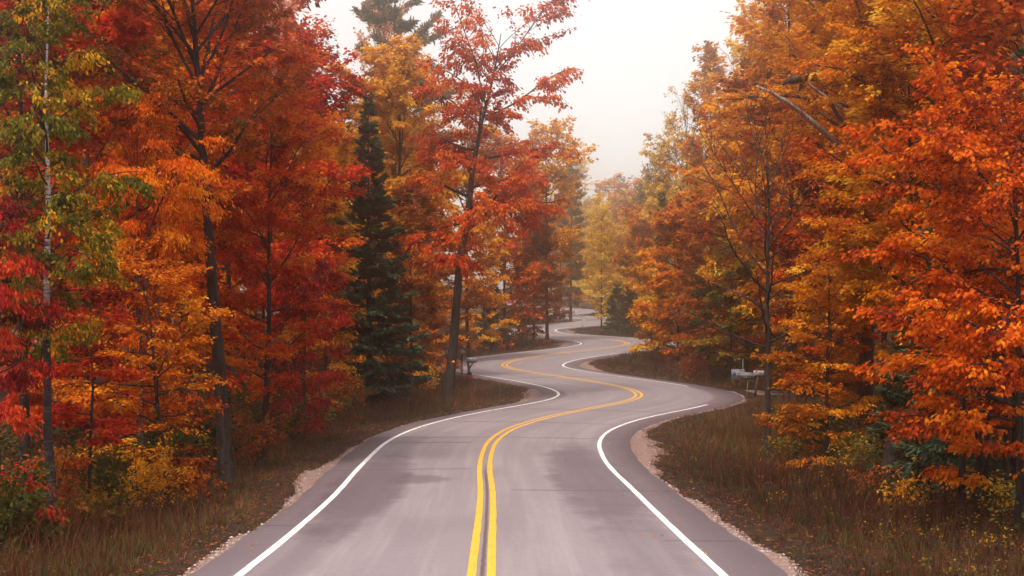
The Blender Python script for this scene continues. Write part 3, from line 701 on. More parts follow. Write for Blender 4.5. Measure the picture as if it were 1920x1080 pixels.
hero('maple_tree', 1490, 86, -70, 4.6, .3, .14, 9000, .2, 'gold', 'tall golden orange crown behind the dead grey limb, nearest the sky gap', 66, BARKD, RB, like=33, kind='kite')
hero('maple_tree', 1440, 100, 60, 4.0, .3, .14, 9000, .2, 'amber', 'golden crown in light mist left of the dead grey limb', 67, BARKD, RB, like=51, kind='kite')
# slender dark trunks under the red orange tree
for k, (px, d, r, yt, lab) in enumerate(((1738, 43, .065, 380, 'dark pole trunk under the orange maple, farthest from the right edge'),
        (1772, 39, .035, 520, 'thin leaning sapling stem in front of the paired pole trunks'),
        (1806, 37.2, .085, 330, 'left one of two close dark pole trunks'),
        (1826, 37.9, .09, 330, 'right one of two close dark pole trunks'),
        (1848, 39.5, .06, 420, 'dark pole trunk just right of the paired trunks'),
        (1882, 38.2, .075, 350, 'dark pole trunk next to the tree at the right edge'))):
    hero('pole_tree', px, d, yt, .9, .55, r, 1500, .10, 'redorange', lab, 70 + k, BARKD, 'slender trunks under the red orange tree', False, kind='oval', nl=9, lean=(.12 if k in (2, 3, 1) else 0., 0))

# ------------------------------------------------------------------ deeper rows of the wood: copies of the trees above
rb = np.random.RandomState(5)
PROTO = [18, 25, 26, 28, 29, 31, 33, 51, 53, 54, 55, 58, 59]
NAMES = {'orange': 'orange', 'redorange': 'red orange', 'red': 'red', 'rust': 'rust brown', 'amber': 'golden', 'gold': 'golden orange', 'olive': 'olive', 'yellow': 'yellow', 'crimson': 'crimson'}
LREF = [(60, 'behind the crimson tree at the left edge'), (170, 'behind the birch'), (330, 'behind the red drooping tree'), (450, 'behind the thick leaning trunk'), (560, 'behind the dense red orange maple'),
        (640, 'behind the dark crimson maple'), (720, 'behind the tall dark spruce'), (800, 'behind the tall golden maple'), (900, 'behind the leaning dark trunk'), (1200, 'behind the rust orange maple')]
RREF = [(1180, 'behind the bright yellow birch'), (1260, 'behind the narrow spruce spire'), (1350, 'behind the rust coloured maple'), (1460, 'behind the bare young tree'), (1590, 'behind the amber beech'),
        (1680, 'behind the broken grey trunk'), (1800, 'behind the huge orange maple'), (2400, 'behind the tree at the right edge')]
def back(px, d, ytop, Rr, pal, side):
    h = top_to_h(ytop, d); p = HT[PROTO[rb.randint(len(PROTO))]]
    sz = h / p['_h']; sx = np.clip(Rr / p['_r'], .7, 1.5)
    ref = [q for b_, q in (LREF if side < 0 else RREF) if px <= b_] or ['at the frame edge']
    far = 'far off' if d > 105 else 'deep'
    return copy_tree(p, at(px, d, -.1), rb.uniform(0, 6.28), (sx, sx, sz), LEAF[pal], NAMES[pal] + ' tree ' + far + ' ' + ref[0], 'tree', 'trees deeper in the ' + ('left' if side < 0 else 'right') + ' wood')
for side in (-1, 1):
    for row, (o0, o1) in enumerate(((10.5, 13.5), (15.5, 19.5), (22, 28))):
        d = 46 + row * 3
        while d < 200:
            c = float(np.interp(d, RD, RX)); lo = float(np.interp(d, RD, RX)); seg = RX[(RD > d - 14) & (RD < d + 14)]
            x = (seg.min() if side < 0 else seg.max()) + side * rb.uniform(o0, o1); px = 960 + x * FPX / d
            stepd = rb.uniform(4.2, 6.5) * (1 + d / 260); 
            if -110 < px < 2030:
                if side < 0:
                    yt = rb.uniform(-160, 90) if px < 480 else (rb.uniform(60, 210) if px < 600 else rb.uniform(230, 330) if px < 700 else rb.uniform(130, 260))
                    pals = ['redorange', 'orange', 'rust', 'red', 'olive'] if px < 560 else ['gold', 'orange', 'amber', 'amber', 'redorange']
                else:
                    yt = rb.uniform(-170, 20) if px > 1600 else (rb.uniform(40, 190) if px > 1480 else rb.uniform(210, 330) if px > 1330 else rb.uniform(320, 400))
                    pals = ['orange', 'redorange', 'rust', 'amber'] if px > 1480 else ['amber', 'gold', 'yellow', 'orange', 'yellow']
                back(px, d + rb.uniform(-1.5, 1.5), yt, rb.uniform(2.7, 3.9), pals[rb.randint(len(pals))], side)
            d += stepd
back(205, 78, -20, 3.4, 'amber', -1)
# trees standing in the mist where the road disappears
for k, (px, d, yt, R0, pal, lab) in enumerate(((1143, 335, 335, 6.5, 'amber', 'faint golden tree lost in mist above the vanishing road'),
        (1190, 300, 342, 6.0, 'gold', 'faint dull tree in mist right of the vanishing road'),
        (1112, 390, 385, 7, 'yellow', 'faint pale tree in mist at the end of the road'),
        (1068, 320, 380, 6, 'yellow', 'pale yellow tree in mist left of the vanishing road'),
        (1165, 250, 415, 4.6, 'amber', 'soft golden tree in mist above the far spruces'),
        (1215, 245, 360, 5.2, 'yellow', 'soft yellow tree in mist behind the orange maple'),
        (1030, 300, 370, 6, 'amber', 'hazy golden tree behind the golden tree by the red crown'),
        (1090, 455, 400, 9, 'gold', 'faintest tree in the gap of the road'),
        (1135, 430, 395, 9, 'amber', 'farthest pale golden tree right of the road gap'),
        (1050, 246, 400, 4.6, 'gold', 'hazy golden orange tree over the last visible bend'),
        (1240, 300, 330, 6.5, 'amber', 'hazy golden tree behind the misty yellow green tree'))):
    p = HT[PROTO[(k * 3 + 1) % len(PROTO)]]; h = top_to_h(yt, d)
    copy_tree(p, at(px, d), k * 1.3, (R0 / p['_r'], R0 / p['_r'], h / p['_h']), LEAF[pal], lab, 'tree', 'trees lost in the mist')

# ------------------------------------------------------------------ bushes
def bush(name, px, d, h, R0, n, leaf, pal, label, seed, stems=6, kind='oval'):
    rng = np.random.RandomState(seed); root = empty(name, at(px, d, 0)); tag(root, label, 'bush', 'bushes on the verges')
    S = np.column_stack([rng.normal(0, .12, (stems, 2)), np.full(stems, -.15)]); az = rng.uniform(0, 6.28, stems)
    D = np.stack([np.cos(az) * .45, np.sin(az) * .45, np.full(stems, 1.)], 1)
    P = grow(S, D, h * rng.uniform(.7, 1.05, stems) + .15, 7, rng, .02, 0, .08)
    nb = 9; li = np.repeat(np.arange(stems), nb); s = rng.uniform(.35, 1, stems * nb); B, T = interp_poly(P, li, s)
    a2 = rng.uniform(0, 6.28, len(li)); D2 = np.stack([np.cos(a2), np.sin(a2), rng.uniform(.1, .7, len(li))], 1)
    L2 = R0 * rng.uniform(.4, 1., len(li)) * (1.25 - s * .7); P2 = grow(B, D2, L2, 4, rng, 0, .1, .12)
    v1, f1, _ = tubes(P, np.full((stems, 1), .013) * np.linspace(1, .3, 7)[None], 5); v2, f2, _ = tubes(P2, np.full((len(li), 1), .006) * np.linspace(1, .3, 4)[None], 3)
    obj('stem', np_mesh('stem', np.concatenate([v1, v2]), np.concatenate([f1, f2 + len(v1)]), BARKD), root)
    q = rng.choice(len(li), n); pos, T = interp_poly(P2, q, rng.uniform(.1, 1, n)); pos = pos + rng.normal(0, leaf * .7, (n, 3)); pos[:, 2] = np.maximum(pos[:, 2], .06)
    V, F, t = leaves(pos, nrm(T + rng.normal(0, .6, (n, 3))), leaf * rng.uniform(.6, 1.25, n), kind, rng, np.clip(.5 * rng.uniform(0, 1, len(li))[q] + .5 * rng.uniform(0, 1, n), 0, 1), (.1, .8))
    obj('foliage', np_mesh('foliage', V, F, LEAF[pal], attr=t), root)['kind'] = 'stuff'
    return root
bush('bush', 262, 40.3, 1.75, .75, 1900, .085, 'amber', 'bright golden yellow bush with thin stems left of the thick trunk', 1)
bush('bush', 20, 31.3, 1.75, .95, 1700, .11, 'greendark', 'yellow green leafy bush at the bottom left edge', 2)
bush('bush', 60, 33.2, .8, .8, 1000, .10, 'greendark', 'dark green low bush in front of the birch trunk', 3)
bush('bush', 590, 66, 1.5, .8, 1000, .12, 'olive', 'olive yellow bush in grass right of the thick trunk', 4)
bush('bush', 650, 76, 1.8, .9, 1000, .13, 'olive', 'pale olive bush at the foot of the tall dark spruce', 5)
bush('bush', 715, 80, 1.5, .8, 800, .13, 'rust', 'thin brown bush just right of the tall dark spruce foot', 6)
bush('bush', 1690, 40.5, .75, .8, 420, .10, 'amber', 'sparse low bush with scattered yellow leaves in dry grass', 7)
bush('bush', 1795, 44, 1.4, .7, 600, .10, 'yellow', 'yellow sapling bush glowing between the pole trunks', 8)
bush('bush', 1905, 36.5, 1.0, .6, 420, .09, 'yellow', 'small yellow bush by the trunk at the right edge', 9)
bush('bush', 1470, 55, 1.2, .8, 700, .10, 'olive', 'olive bush beside the foot of the bare young tree', 10)
bush('bush', 1600, 49.5, 1.3, .9, 900, .10, 'olive', 'dark olive bush under the amber beech', 11)
bush('bush', 1630, 43, .8, .7, 420, .09, 'rust', 'brown twiggy bush in the right verge grass', 12)
bush('bush', 140, 37, .9, .7, 700, .10, 'olive', 'dull olive bush right of the birch foot', 13)
bush('bush', 350, 44.5, 1.0, .8, 800, .10, 'rust', 'rust brown bush between the golden bush and the thick trunk', 14)
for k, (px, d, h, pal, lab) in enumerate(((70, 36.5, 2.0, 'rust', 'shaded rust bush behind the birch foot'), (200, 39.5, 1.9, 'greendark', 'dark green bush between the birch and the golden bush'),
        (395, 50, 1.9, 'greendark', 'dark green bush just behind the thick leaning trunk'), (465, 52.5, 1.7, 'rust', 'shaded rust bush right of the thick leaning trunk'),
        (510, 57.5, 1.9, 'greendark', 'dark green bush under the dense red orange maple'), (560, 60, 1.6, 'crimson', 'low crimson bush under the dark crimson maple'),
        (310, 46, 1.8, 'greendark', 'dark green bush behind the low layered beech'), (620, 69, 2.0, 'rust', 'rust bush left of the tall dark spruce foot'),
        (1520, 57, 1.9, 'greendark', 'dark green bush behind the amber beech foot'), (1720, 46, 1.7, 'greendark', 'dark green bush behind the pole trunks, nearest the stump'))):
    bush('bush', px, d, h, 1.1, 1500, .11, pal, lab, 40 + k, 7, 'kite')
bush('bush', 790, 88, 1.6, .9, 800, .14, 'amber', 'amber bush left of the leaning dark trunk foot', 15)
bush('bush', 1465, 90, 1.7, 1.3, 1500, .15, 'olive', 'olive bush closing off the end of the gravel driveway', 17)
bush('bush', 1500, 89, 2.2, 1.4, 1500, .15, 'rust', 'rust bush behind the bare young tree trunk', 18)
bush('bush', 1310, 100, 1.5, 1.0, 800, .15, 'rust', 'brown bush on the grassy inside of the right hand bend', 16)

# ------------------------------------------------------------------ grass, weeds, undergrowth, litter, stones
def verge(n, d0, d1, o0, o1, rng, power=1.0):
    """random points beside the road: d log distributed, offset beyond the gravel"""
    d = d0 * (d1 / d0) ** rng.uniform(0, 1, n); i = np.clip(((d - RD[0]) / .5).astype(int), 0, len(RD) - 1)
    side = np.where(rng.uniform(size=n) < .5, -1., 1.); o = o0 + (o1 - o0) * rng.uniform(0, 1, n) ** power
    e = np.where(side < 0, EDGE_L[i] + GRAV_L[i], EDGE_R[i] + GRAV_R[i]) + o
    x = RX[i] + RNX[i] * side * e + rng.normal(0, .1, n); y = d + RNY[i] * side * e + rng.normal(0, .25, n)
    off, bi = road_near(x, y); lim = np.where(off < 0, EDGE_L[bi] + GRAV_L[bi] * .85, EDGE_R[bi] + GRAV_R[bi] * .85)
    m = (np.abs(off) > lim) & (np.abs(x) < .30 * y + 4) & ~((x > 9) & (y > 85.2) & (y < 92.5) & (x < 13.8))
    return x[m], y[m], (np.abs(off) - lim)[m]
def blades(name, n, d0, d1, o1, seg, hmul, mat, label, seed, wmul=1., power=1.15, tuft=12):
    rng = np.random.RandomState(seed); x, y, o = verge(n // tuft, d0, d1, -.05, o1, rng, power); nt_ = len(x)
    z = ground_z(x, y); patch = .5 + gnoise(x * 3.1 + 5, y * 3.1) * 2.2
    th = hmul * (.10 + .36 * smooth(.1, 2.4, o)) * (.5 + .7 * np.clip(patch, 0, 1)) * rng.uniform(.55, 1.35, nt_)
    tcol = .62 * np.clip(.5 + gnoise(x * 1.3, y * 1.3 + 9) * 3.0, 0, 1) + .38 * rng.uniform(0, 1, nt_)
    rep = lambda q: np.repeat(q, tuft)
    n = nt_ * tuft; h = rep(th) * rng.uniform(.5, 1.15, n)
    a2 = rng.uniform(0, 6.28, n); rad = rep(.05 + .16 * th) * np.sqrt(rng.uniform(0, 1, n))
    x = rep(x) + np.cos(a2) * rad; y = rep(y) + np.sin(a2) * rad; z = rep(z)
    a2 = a2 + rng.normal(0, .5, n); ln = rng.uniform(.1, .85, n) * h
    lx, ly = np.cos(a2) * ln, np.sin(a2) * ln
    wd = wmul * .0050 * (.6 + y / 42) * rng.uniform(.7, 1.3, n)
    a = rng.uniform(0, 6.28, n); bx, by = np.cos(a), np.sin(a)
    base = np.stack([x, y, z - .03], 1); sd = np.stack([bx, by, np.zeros(n)], 1) * wd[:, None]
    tip = base + np.stack([lx, ly, h], 1)
    t = np.clip(.62 * rep(tcol) + .42 * rng.uniform(0, 1, n), 0, 1)
    if seg == 1:
        V = np.stack([base - sd, base + sd, tip], 1); F = (np.arange(n) * 3)[:, None] + np.array([[0, 1, 2]]); Fs = [F]; k = 3
    else:
        mid = base + np.stack([lx * .3, ly * .3, h * .62], 1)
        V = np.stack([base - sd, base + sd, mid + sd * .7, mid - sd * .7, tip], 1); i0 = (np.arange(n) * 5)[:, None]
        Fs = [i0 + np.array([[0, 1, 2, 3]]), i0 + np.array([[3, 2, 4]])]; k = 5
    o_ = obj(name, np_mesh(name, V.reshape(-1, 3), Fs, mat, attr=np.repeat(t, k)))
    tag(o_, label, 'grass', kind='stuff')
GRASS = leaf_mat('grass_dry', [(.015,.006,.005),(.038,.013,.008),(.082,.027,.013),(.14,.056,.023),(.29,.17,.07)], .25, .6, .15)
GRASSG = leaf_mat('grass_green', [(.011,.012,.004),(.028,.030,.008),(.066,.066,.013),(.12,.108,.022),(.25,.20,.05)], .25, .6, .15)
WEED = leaf_mat('weed_red', [(.025,.008,.008),(.06,.016,.012),(.12,.03,.016),(.20,.066,.026),(.38,.21,.09)], .25, .7, .1)
blades('grass', 95000, 19, 72, 9.5, 2, .78, GRASS, 'dry brown grass covering the near verges', 1)
blades('grass', 70000, 19, 72, 7.5, 2, .7, GRASSG, 'dull green grass mixed into the near verges', 2)
blades('grass', 70000, 66, 330, 9, 1, 1.15, GRASS, 'hazy brown grass on the distant verges', 3, 1.2)
blades('grass', 40000, 66, 330, 8, 1, 1.0, GRASSG, 'dull green grass on the distant verges', 4, 1.2)
blades('grass', 22000, 19, 110, 8.5, 2, 2.0, WEED, 'tall thin reddish dead stalks standing above the verge grass', 5, .75, .7, 5)

def scatter_leaves(name, n, d0, d1, o0, o1, hgt, size, mat, label, seed, flatlay, power=1., cl=1, kind='kite', cat='undergrowth'):
    rng = np.random.RandomState(seed); x, y, o = verge(n, d0, d1, o0, o1, rng, power); nn = len(x)
    z = ground_z(x, y); ch = np.repeat(rng.uniform(.35, 1, nn), cl); ct = np.repeat(rng.uniform(0, 1, nn), cl)
    x = np.repeat(x, cl); y = np.repeat(y, cl); z = np.repeat(z, cl); N = len(x)
    if cl > 1:
        u = rng.uniform(0, 1, N); rr = hgt * .75 * ch * np.sqrt(rng.uniform(0, 1, N)) * (1.1 - .5 * u); aa = rng.uniform(0, 6.28, N)
        x = x + np.cos(aa) * rr; y = y + np.sin(aa) * rr; z = z + hgt * ch * u + .03
        hd = np.stack([np.cos(aa), np.sin(aa), rng.uniform(-.2, .5, N)], 1)
    else:
        aa = rng.uniform(0, 6.28, N); hd = np.stack([np.cos(aa), np.sin(aa), np.zeros(N)], 1); z = z + rng.uniform(.012, .012 + hgt, N)
    V, F, t = leaves(np.stack([x, y, z], 1), nrm(hd), size * rng.uniform(.6, 1.3, N) * (.6 + y / 110), kind, rng, np.clip(.55 * ct + .45 * rng.uniform(0, 1, N), 0, 1),
                     (0, .05) if flatlay else (0, .7), .16 if flatlay else .5)
    tag(obj(name, np_mesh(name, V, F, mat, attr=t)), label, cat, kind='stuff')
UNDER1 = leaf_mat('undergrowth_green', [(.012,.016,.006),(.022,.028,.010),(.038,.042,.012),(.07,.06,.016),(.13,.09,.02)], .3)
LITTER = leaf_mat('litter', [(.04,.012,.010),(.10,.020,.013),(.20,.036,.016),(.32,.075,.018),(.45,.20,.05)], .1, .8, .1)
scatter_leaves('undergrowth', 800, 28, 95, 5.0, 13, 1.3, .15, UNDER1, 'knee high dark green thicket between the nearer trunks', 16, False, 1, 60)
scatter_leaves('undergrowth', 1100, 26, 200, 6.5, 15, .75, .12, UNDER1, 'low dark green undergrowth at the foot of the wood', 11, False, 1, 46)
scatter_leaves('undergrowth', 700, 26, 200, 5.5, 14, .8, .10, LEAF['rust'], 'low rust coloured undergrowth at the foot of the wood', 12, False, 1, 40)
scatter_leaves('undergrowth', 900, 21, 60, 2.0, 9, .38, .06, LEAF['olive'], 'small yellowing weeds between the verge grass', 13, False, 1, 16)
scatter_leaves('fallen_leaves', 15000, 20, 160, -.45, 2.2, .05, .085, LITTER, 'fallen red and brown leaves along the pavement edges', 14, True, 1.7, cat='leaves')
scatter_leaves('fallen_leaves', 16000, 24, 120, 2, 14, .10, .09, LITTER, 'fallen leaves caught in the grass and on the forest floor', 15, True, 1., cat='leaves')
# a few single leaves on the asphalt
rng = np.random.RandomState(3)
d = rng.uniform(25, 100, 130); i = ((d - RD[0]) / .5).astype(int); o = np.where(rng.uniform(size=130) < .5, -1, 1) * (2.2 + 1.9 * rng.uniform(0, 1, 130) ** .5)
P = np.stack([RX[i] + RNX[i] * o, d + RNY[i] * o, RZ[i] - .012 * np.abs(o) + .012], 1); a = rng.uniform(0, 6.28, 130)
V, F, t = leaves(P, np.stack([np.cos(a), np.sin(a), np.zeros(130)], 1), .08 * rng.uniform(.7, 1.3, 130), 'oval', rng, rng.uniform(.3, 1, 130), (0, .03), .1)
tag(obj('fallen_leaves', np_mesh('fallen_leaves', V, F, LEAF['orange'], attr=t)), 'single orange leaves scattered on the pavement', 'leaves', kind='stuff')
# stones on the gravel shoulders
rng = np.random.RandomState(4); n = 6500; d = 21 * (130 / 21) ** rng.uniform(0, 1, n); i = ((d - RD[0]) / .5).astype(int); sd = np.where(rng.uniform(size=n) < .5, -1, 1)
o = np.where(sd < 0, EDGE_L[i] + GRAV_L[i] * rng.uniform(0, 1.2, n), EDGE_R[i] + GRAV_R[i] * rng.uniform(0, 1.2, n)) + .02
C = np.stack([RX[i] + RNX[i] * sd * o, RD[i] + RNY[i] * sd * o, RZ[i] - .075], 1); s = .012 + .03 * rng.uniform(0, 1, n) ** 3
O = np.array([(1,0,0),(-1,0,0),(0,1,0),(0,-1,0),(0,0,.7),(0,0,-.5)]); OF = np.array([(0,2,4),(2,1,4),(1,3,4),(3,0,4),(2,0,5),(1,2,5),(3,1,5),(0,3,5)])
V = C[:, None] + s[:, None, None] * O[None] * rng.uniform(.6, 1.3, (n, 6, 1)); F = (np.arange(n) * 6)[:, None, None] + OF[None]
STONE = leaf_mat('gravel_stone', [(.16,.10,.09),(.26,.18,.16),(.36,.27,.24),(.46,.37,.33),(.55,.48,.44)], 0., .9, .2)
tag(obj('gravel', np_mesh('gravel', V.reshape(-1, 3), F.reshape(-1, 3), STONE, attr=np.repeat(rng.uniform(0, 1, n), 6))), 'loose stones on the pink gravel shoulders', 'gravel', kind='stuff')

# ------------------------------------------------------------------ broken wood on the orange maple, stump
h47 = big2['_h']; g47z = big2.location.z
def pt(px, y, d): return np.array([px_to_x(px, d), d, CAMZ - (y - 540) * d / FPX])
def woody(name, P, r, mat, parent, seed, k=9):
    rng = np.random.RandomState(seed); P = np.array(P, float); t = np.linspace(0, 1, len(P)); tt = np.linspace(0, 1, 14)
    Q = np.stack([np.interp(tt, t, P[:, q]) for q in range(3)], 1) + rng.normal(0, .02, (14, 3)); rr = np.interp(tt, t, r) * rng.uniform(.9, 1.1, 14)
    V, F, F3 = tubes(Q[None], rr[None], k, True); V += rng.normal(0, .008, V.shape)
    return obj(name, np_mesh(name, V - np.array(parent.location) if parent is not None else V, [F3, F], mat, smooth_sh=True), parent)
tk = [q for q in big2.children if q.name.startswith('trunk')][0]
def sub(name, P, r, mat, seed):
    o_ = woody(name, P, r, mat, big2, seed); return o_
sub('dead_limb', [pt(1638, 150, 65.8), pt(1598, 142, 64.4), pt(1540, 138, 62.8), pt(1500, 146, 61.8), pt(1468, 157, 61.2)], [.2, .19, .2, .17, .05], BARKD, 1)
sub('dead_limb', [pt(1625, 330, 65.8), pt(1570, 272, 64.6), pt(1510, 215, 63.6), pt(1465, 182, 63), pt(1418, 163, 62.6)], [.10, .10, .085, .07, .05], BARKP, 2)
sub('dead_limb', [pt(1640, 250, 65.8), pt(1605, 220, 65), pt(1545, 180, 64.4), pt(1500, 140, 64)], [.07, .06, .05, .03], BARKP, 3)
sub('broken_stub', [pt(1632, 130, 65.9), pt(1640, 70, 65.8), pt(1642, 28, 65.7)], [.22, .16, .05], BARKD, 4)
st = empty('tree_stump', at(1666, 44.5, 0)); tag(st, 'grey weathered tree stump at the edge of the right wood', 'stump')
woody('trunk', [(0, 0, -.2), (0, 0, .3), (.02, 0, .9), (.05, 0, 1.25)], [.22, .17, .15, .12], BARK, None, 5).parent = st

# ------------------------------------------------------------------ roadside objects
M_WBOX = plain('mailbox_white_metal', (.36, .34, .35), .45, .4); M_DBOX = plain('mailbox_dark_metal', (.035, .032, .05), .5, .4)
M_GREYP = plain('plastic_grey', (.25, .225, .235), .5, .3); M_WOOD = plain('post_wood', (.075, .05, .042), .85, .2); M_RED = plain('planter_red', (.22, .035, .035), .7, .3)
M_FLAG = plain('flag_red', (.6, .02, .03), .5, .3, var=.1); M_BLUE = plain('band_blue', (.02, .03, .35), .5, .3); M_REF = plain('reflector_orange', (.85, .16, .02), .25, .6, var=.1)
M_STEEL = plain('steel_grey', (.22, .21, .22), .45, .5, .6); M_YBOX = plain('box_ochre', (.40, .27, .05), .6, .3); M_SIGN = plain('sign_white', (.36, .36, .43), .5, .3, var=.12)
M_INK = plain('ink_black', (.015, .015, .02), .6, .2, var=.05); M_LOGO = plain('logo_blue', (.03, .09, .20), .5, .3, var=.1)
def arch(w_, h_, n=10):
    r = w_ / 2; return [(-r, 0), (r, 0)] + [(r * math.cos(a), (h_ - r) + r * math.sin(a)) for a in np.linspace(0, math.pi, n)]
def mailbox_body(root, c, L, w_, h_, mat, rot, door=None, flag=True):
    m = MB(); m.prism(arch(w_, h_), -L / 2, L / 2); b = m.build('body', mat, root); b.location = c; b.rotation_euler = (0, 0, rot)
    m = MB(); m.prism(arch(w_ * 1.06, h_ * 1.03), -L / 2 - .018, -L / 2 + .012); dr = m.build('door', door or mat, b)
    m = MB(); m.box((0, -L / 2 - .03, h_ * .75), (.05, .025, .02)); m.build('handle', M_STEEL, dr) if False else m.build('latch', M_STEEL, b)
    for q in (-.25, 0., .25):
        m = MB(); m.prism(arch(w_ * 1.025, h_ * 1.012), q * L - .006, q * L + .006); m.build('ridge', mat, b)
    if flag:
        m = MB(); m.box((w_ / 2 + .012, .05, h_ * .62), (.008, .03, .20)); m.box((w_ / 2 + .012, .085, h_ * .62 + .075), (.008, .07, .05)); m.build('flag', M_FLAG, b)
    return b
# white mailbox on a braced log post set in a red tub
p = at(880, 98.5, 0); r = empty('mailbox', p); tag(r, 'white mailbox on a braced log post in a red tub', 'mailbox', 'mailboxes along the road')
m = MB(); m.tube([(0, 0, .05), (-.01, 0, .4), (-.05, 0, .85), (-.08, 0, .98)], [.075, .065, .06, .05], 9); m.build('post', M_WOOD, r)
m = MB(); m.tube([(-.03, 0, .62), (.10, 0, .80), (.20, 0, .95)], [.04, .036, .034], 7); m.build('brace', M_WOOD, r)
m = MB(); m.box((.08, 0, .97), (.5, .16, .03)); m.build('shelf', M_WOOD, r)
m = MB(); m.tube([(0, 0, -.1), (0, 0, .12), (0, 0, .30), (0, 0, .34)], [.22, .21, .17, .12], 14); m.build('tub', M_RED, r)
m = MB(); m.tube([(0, 0, .34), (0, 0, .46)], [.14, .13], 12); m.build('tub_rim', M_WOOD, r)
m = MB(); m.tube([(-.032, 0, .66), (-.036, 0, .74)], [.072, .071], 10); m.build('band', M_BLUE, r)
mailbox_body(r, (.12, 0, .985), .52, .20, .25, M_WBOX, R_(90))
# dark mailboxes half hidden behind the leaning trunk
for k, (px, d, hz, lab) in enumerate(((866, 104, 1.15, 'dark mailbox with pale rim right behind the leaning trunk'), (838, 106, .95, 'dark mailbox left behind the leaning trunk, mostly hidden by leaves'))):
    r = empty('mailbox', at(px, d, 0)); tag(r, lab, 'mailbox', 'mailboxes along the road')
    m = MB(); m.box((0, 0, hz / 2 - .1), (.09, .09, hz + .2)); m.build('post', M_WOOD, r)
    mailbox_body(r, (0, 0, hz), .5, .20, .26, M_DBOX, R_(8), M_GREYP, False)
# orange reflector nailed to the leaning trunk
tz = 2.0; gz = RED.location.z; rx = px_to_x(850, 82.2)
m = MB(); m.prism([(.075 * math.cos(a), .075 * math.sin(a)) for a in np.linspace(0, 6.2832, 17)[:-1]], -.012, .012)
ref = m.build('reflector', M_REF); ref.location = (rx, 82.5 - .27, CAMZ - (679 - 540) * 82.2 / FPX); tag(ref, 'round orange reflector fixed to the leaning dark trunk', 'reflector')
m = MB(); m.tube([(0, -.02, 0), (0, .06, 0)], [.012, .012], 6); m.build('nail', M_STEEL, ref)
# newspaper box and mailbox by the driveway
r = empty('newspaper_box', at(1401, 84.4, 0)); r.scale = (.74, .8, 1.0); tag(r, 'long pale newspaper box on a thin leaning post by the driveway', 'mailbox', 'mailboxes along the road')
m = MB(); m.tube([(-.04, 0, -.2), (0, 0, .4), (.05, 0, .95)], [.022, .022, .022], 8); m.build('post', M_STEEL, r)
m = MB(); m.prism([(-.46, .93), (.16, .88), (.42, .93), (.42, 1.01), (-.46, 1.03)], -.13, .13); m.build('underside', M_DBOX, r)
m = MB(); m.prism([(-.40, 1.033), (.42, 1.013), (.40, 1.17), (-.43, 1.22)], -.12, .12); b = m.build('body', M_GREYP, r)
m = MB(); m.prism([(-.44, 1.222), (.42, 1.172), (.42, 1.195), (-.44, 1.245)], -.135, .135); m.build('lid', M_WBOX, b)
m = MB(); m.box((-.43, -.14, 1.06), (.05, .012, .05)); m.build('red_mark', M_FLAG, b)
r = empty('mailbox', at(1418, 86.2, 0)); r.scale = (.85, .85, .95); tag(r, 'white mailbox with red flag behind the newspaper box', 'mailbox', 'mailboxes along the road')
m = MB(); m.box((0, 0, .45), (.11, .11, 1.1), ((.98, 0, .17), (0, 1, 0), (-.17, 0, .98))); m.build('post', M_WOOD, r)
b = mailbox_body(r, (.12, 0, 1.0), .55, .2, .25, M_WBOX, R_(80), None, False)
m = MB(); m.box((.0, -.12, 1.30), (.10, .02, .07)); m.box((-.0, -.12, 1.22), (.02, .02, .16)); m.build('flag', M_FLAG, r)
m = MB(); m.box((.3, -.05, 1.14), (.30, .22, .03), ((.9, 0, .43), (0, 1, 0), (-.43, 0, .9))); m.build('open_lid', M_WBOX, r)
# small mailbox hidden at the second right hand bend
r = empty('mailbox', at(1226, 127.5, 0)); tag(r, 'dark mailbox with pale front half hidden under the small amber maple', 'mailbox', 'mailboxes along the road')
m = MB(); m.box((0, 0, .45), (.1, .1, 1.1)); m.build('post', M_WOOD, r); mailbox_body(r, (0, 0, 1.0), .5, .3, .34, M_DBOX, R_(15), M_GREYP, False)
# lot for sale sign
r = empty('sale_sign', at(1384, 95.5, 0)); tag(r, 'white lot for sale sign behind the newspaper box', 'sign')
zc = float(CAMZ - (701.5 - 540) * 95.5 / FPX - r.location.z)
m = MB(); m.tube([(.24, .03, -.2), (.25, .03, zc + .8)], [.022, .022], 8); m.build('post', M_STEEL, r)
m = MB(); m.tube([(-.33, .03, -.2), (-.33, .03, zc + .28)], [.012, .012], 6); m.build('leg', M_STEEL, r)
m = MB(); m.box((0, 0, zc), (.64, .02, .50)); pn = m.build('panel', M_SIGN, r)
m = MB(); m.box((0, -.004, zc + .255), (.66, .03, .012)); m.box((0, -.004, zc - .255), (.66, .03, .012)); m.box((-.326, -.004, zc), (.012, .03, .522)); m.box((.326, -.004, zc), (.012, .03, .522)); m.build('frame', M_STEEL, r)
m = MB(); m.prism([(-.28, zc + .10), (-.28, zc - .13), (-.20, zc - .04), (-.12, zc - .13), (-.12, zc + .10)][::-1], -.016, -.0102); m.build('emblem', M_LOGO, pn)
def text(body, x, z, size, parent):
    c = bpy.data.curves.new('lettering', 'FONT'); c.body = body; c.size = size; c.extrude = .001; c.align_x = 'LEFT'
    o_ = bpy.data.objects.new('lettering', c); link(o_, parent); o_.location = (x, -.0125, z); o_.rotation_euler = (R_(90), 0, 0); c.materials.append(M_INK); me = bpy.data.meshes.new_from_object(o_); bpy.data.objects.remove(o_); bpy.data.curves.remove(c); me.name = 'lettering'
    o_ = obj('lettering', me, parent); o_.location = (x, -.0125, z); o_.rotation_euler = (R_(90), 0, 0); return o_
text('Lot For Sale', -.29, zc + .135, .115, pn); text('Edmon', -.07, zc + .02, .09, pn)
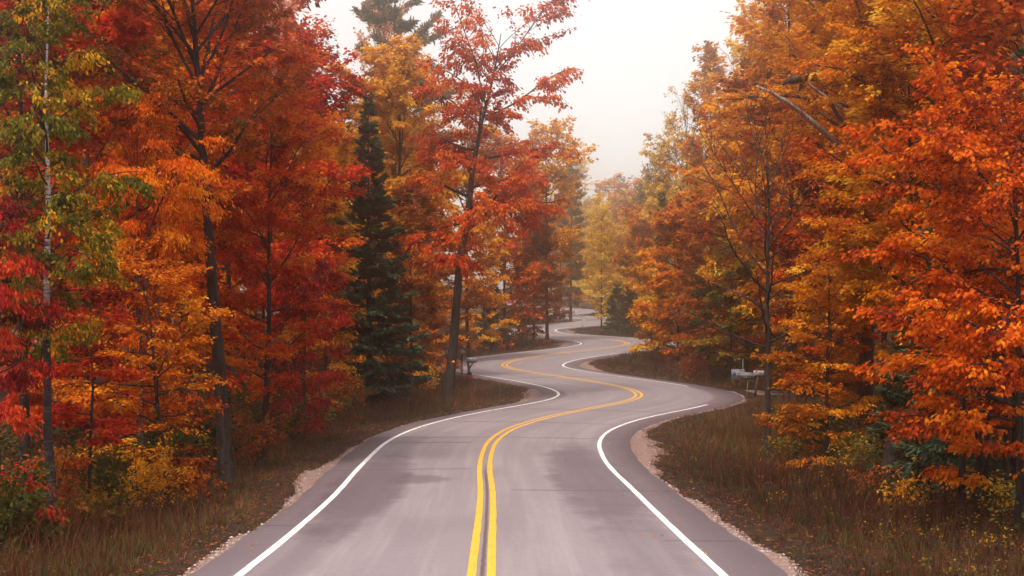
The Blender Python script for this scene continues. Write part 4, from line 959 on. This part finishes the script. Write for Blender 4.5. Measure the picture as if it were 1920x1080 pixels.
for q, (x, wq, zz) in enumerate(((.09, .30, -.05), (.03, .16, -.12), (.06, .22, -.18))):
    m = MB(); m.box((x, -.0115, zc + zz), (wq, .002, .032)); m.build('print_line', M_INK, pn)
# ochre box on the verge
r = empty('utility_box', at(1007, 151, 0)); tag(r, 'small ochre yellow box on the verge at the left hand bend', 'box')
m = MB(); m.box((0, 0, .40), (.60, .40, .50)); b = m.build('body', M_YBOX, r)
m = MB(); m.box((0, 0, .665), (.66, .46, .03)); m.build('lid', plain('box_lid', (.62, .46, .16), .6, .3), r)
for q in (-.24, .24):
    m = MB(); m.box((q, 0, .02), (.07, .34, .256)); m.build('leg', M_WOOD, r)
for q in range(3):
    m = MB(); m.box((0, -.206, .25 + .14 * q), (.54, .012, .012)); m.build('seam', M_WOOD, b)
# white marker post
r = empty('marker_post', at(1092, 188, 0)); tag(r, 'thin white marker post at the far right hand verge', 'post')
m = MB(); m.tube([(0, 0, -.2), (0, 0, 1.0)], [.045, .045], 8); m.build('post', M_WBOX, r)
m = MB(); m.tube([(0, 0, 1.001), (0, 0, 1.06)], [.055, .03], 8); m.build('cap', M_WBOX, r)

# ------------------------------------------------------------------ haze
m = NT('haze_air'); pv = m.n('ShaderNodeVolumePrincipled'); pv.inputs['Color'].default_value = (1., .97, .90, 1); pv.inputs['Density'].default_value = HAZE_DENSITY
pv.inputs['Anisotropy'].default_value = .966
m.l(pv.outputs[0], m.out.inputs['Volume'])
hz = MB(); hz.box((0, 740, 17), (1440, 1740, 42)); ho = hz.build('haze', m.m); tag(ho, 'pale morning mist hanging over the road and woods', 'haze', kind='stuff')
tris = sum(sum(len(p.vertices) - 2 for p in me.polygons) if len(me.polygons) < 2000 else 0 for me in bpy.data.meshes)
def _t(me):
    a = np.zeros(len(me.polygons), np.int32); me.polygons.foreach_get('loop_total', a); return int((a - 2).sum())
print('TRIS', sum(_t(me) for me in bpy.data.meshes))

# labels of look-alikes deeper in the wood: count them off from the left
_dup = {}
for o in COL.objects:
    if o.parent is None and str(o.get('group', '')).startswith('trees deeper'): _dup.setdefault(o['label'], []).append(o)
for lab, os_ in _dup.items():
    if len(os_) > 1:
        os_.sort(key=lambda q: q.location.x / q.location.y)
        for o, w_ in zip(os_, ('leftmost', 'second from left', 'third from left', 'fourth from left', 'fifth from left', 'sixth from left', 'seventh from left', 'eighth from left', 'ninth from left')): o['label'] = lab + ', ' + w_
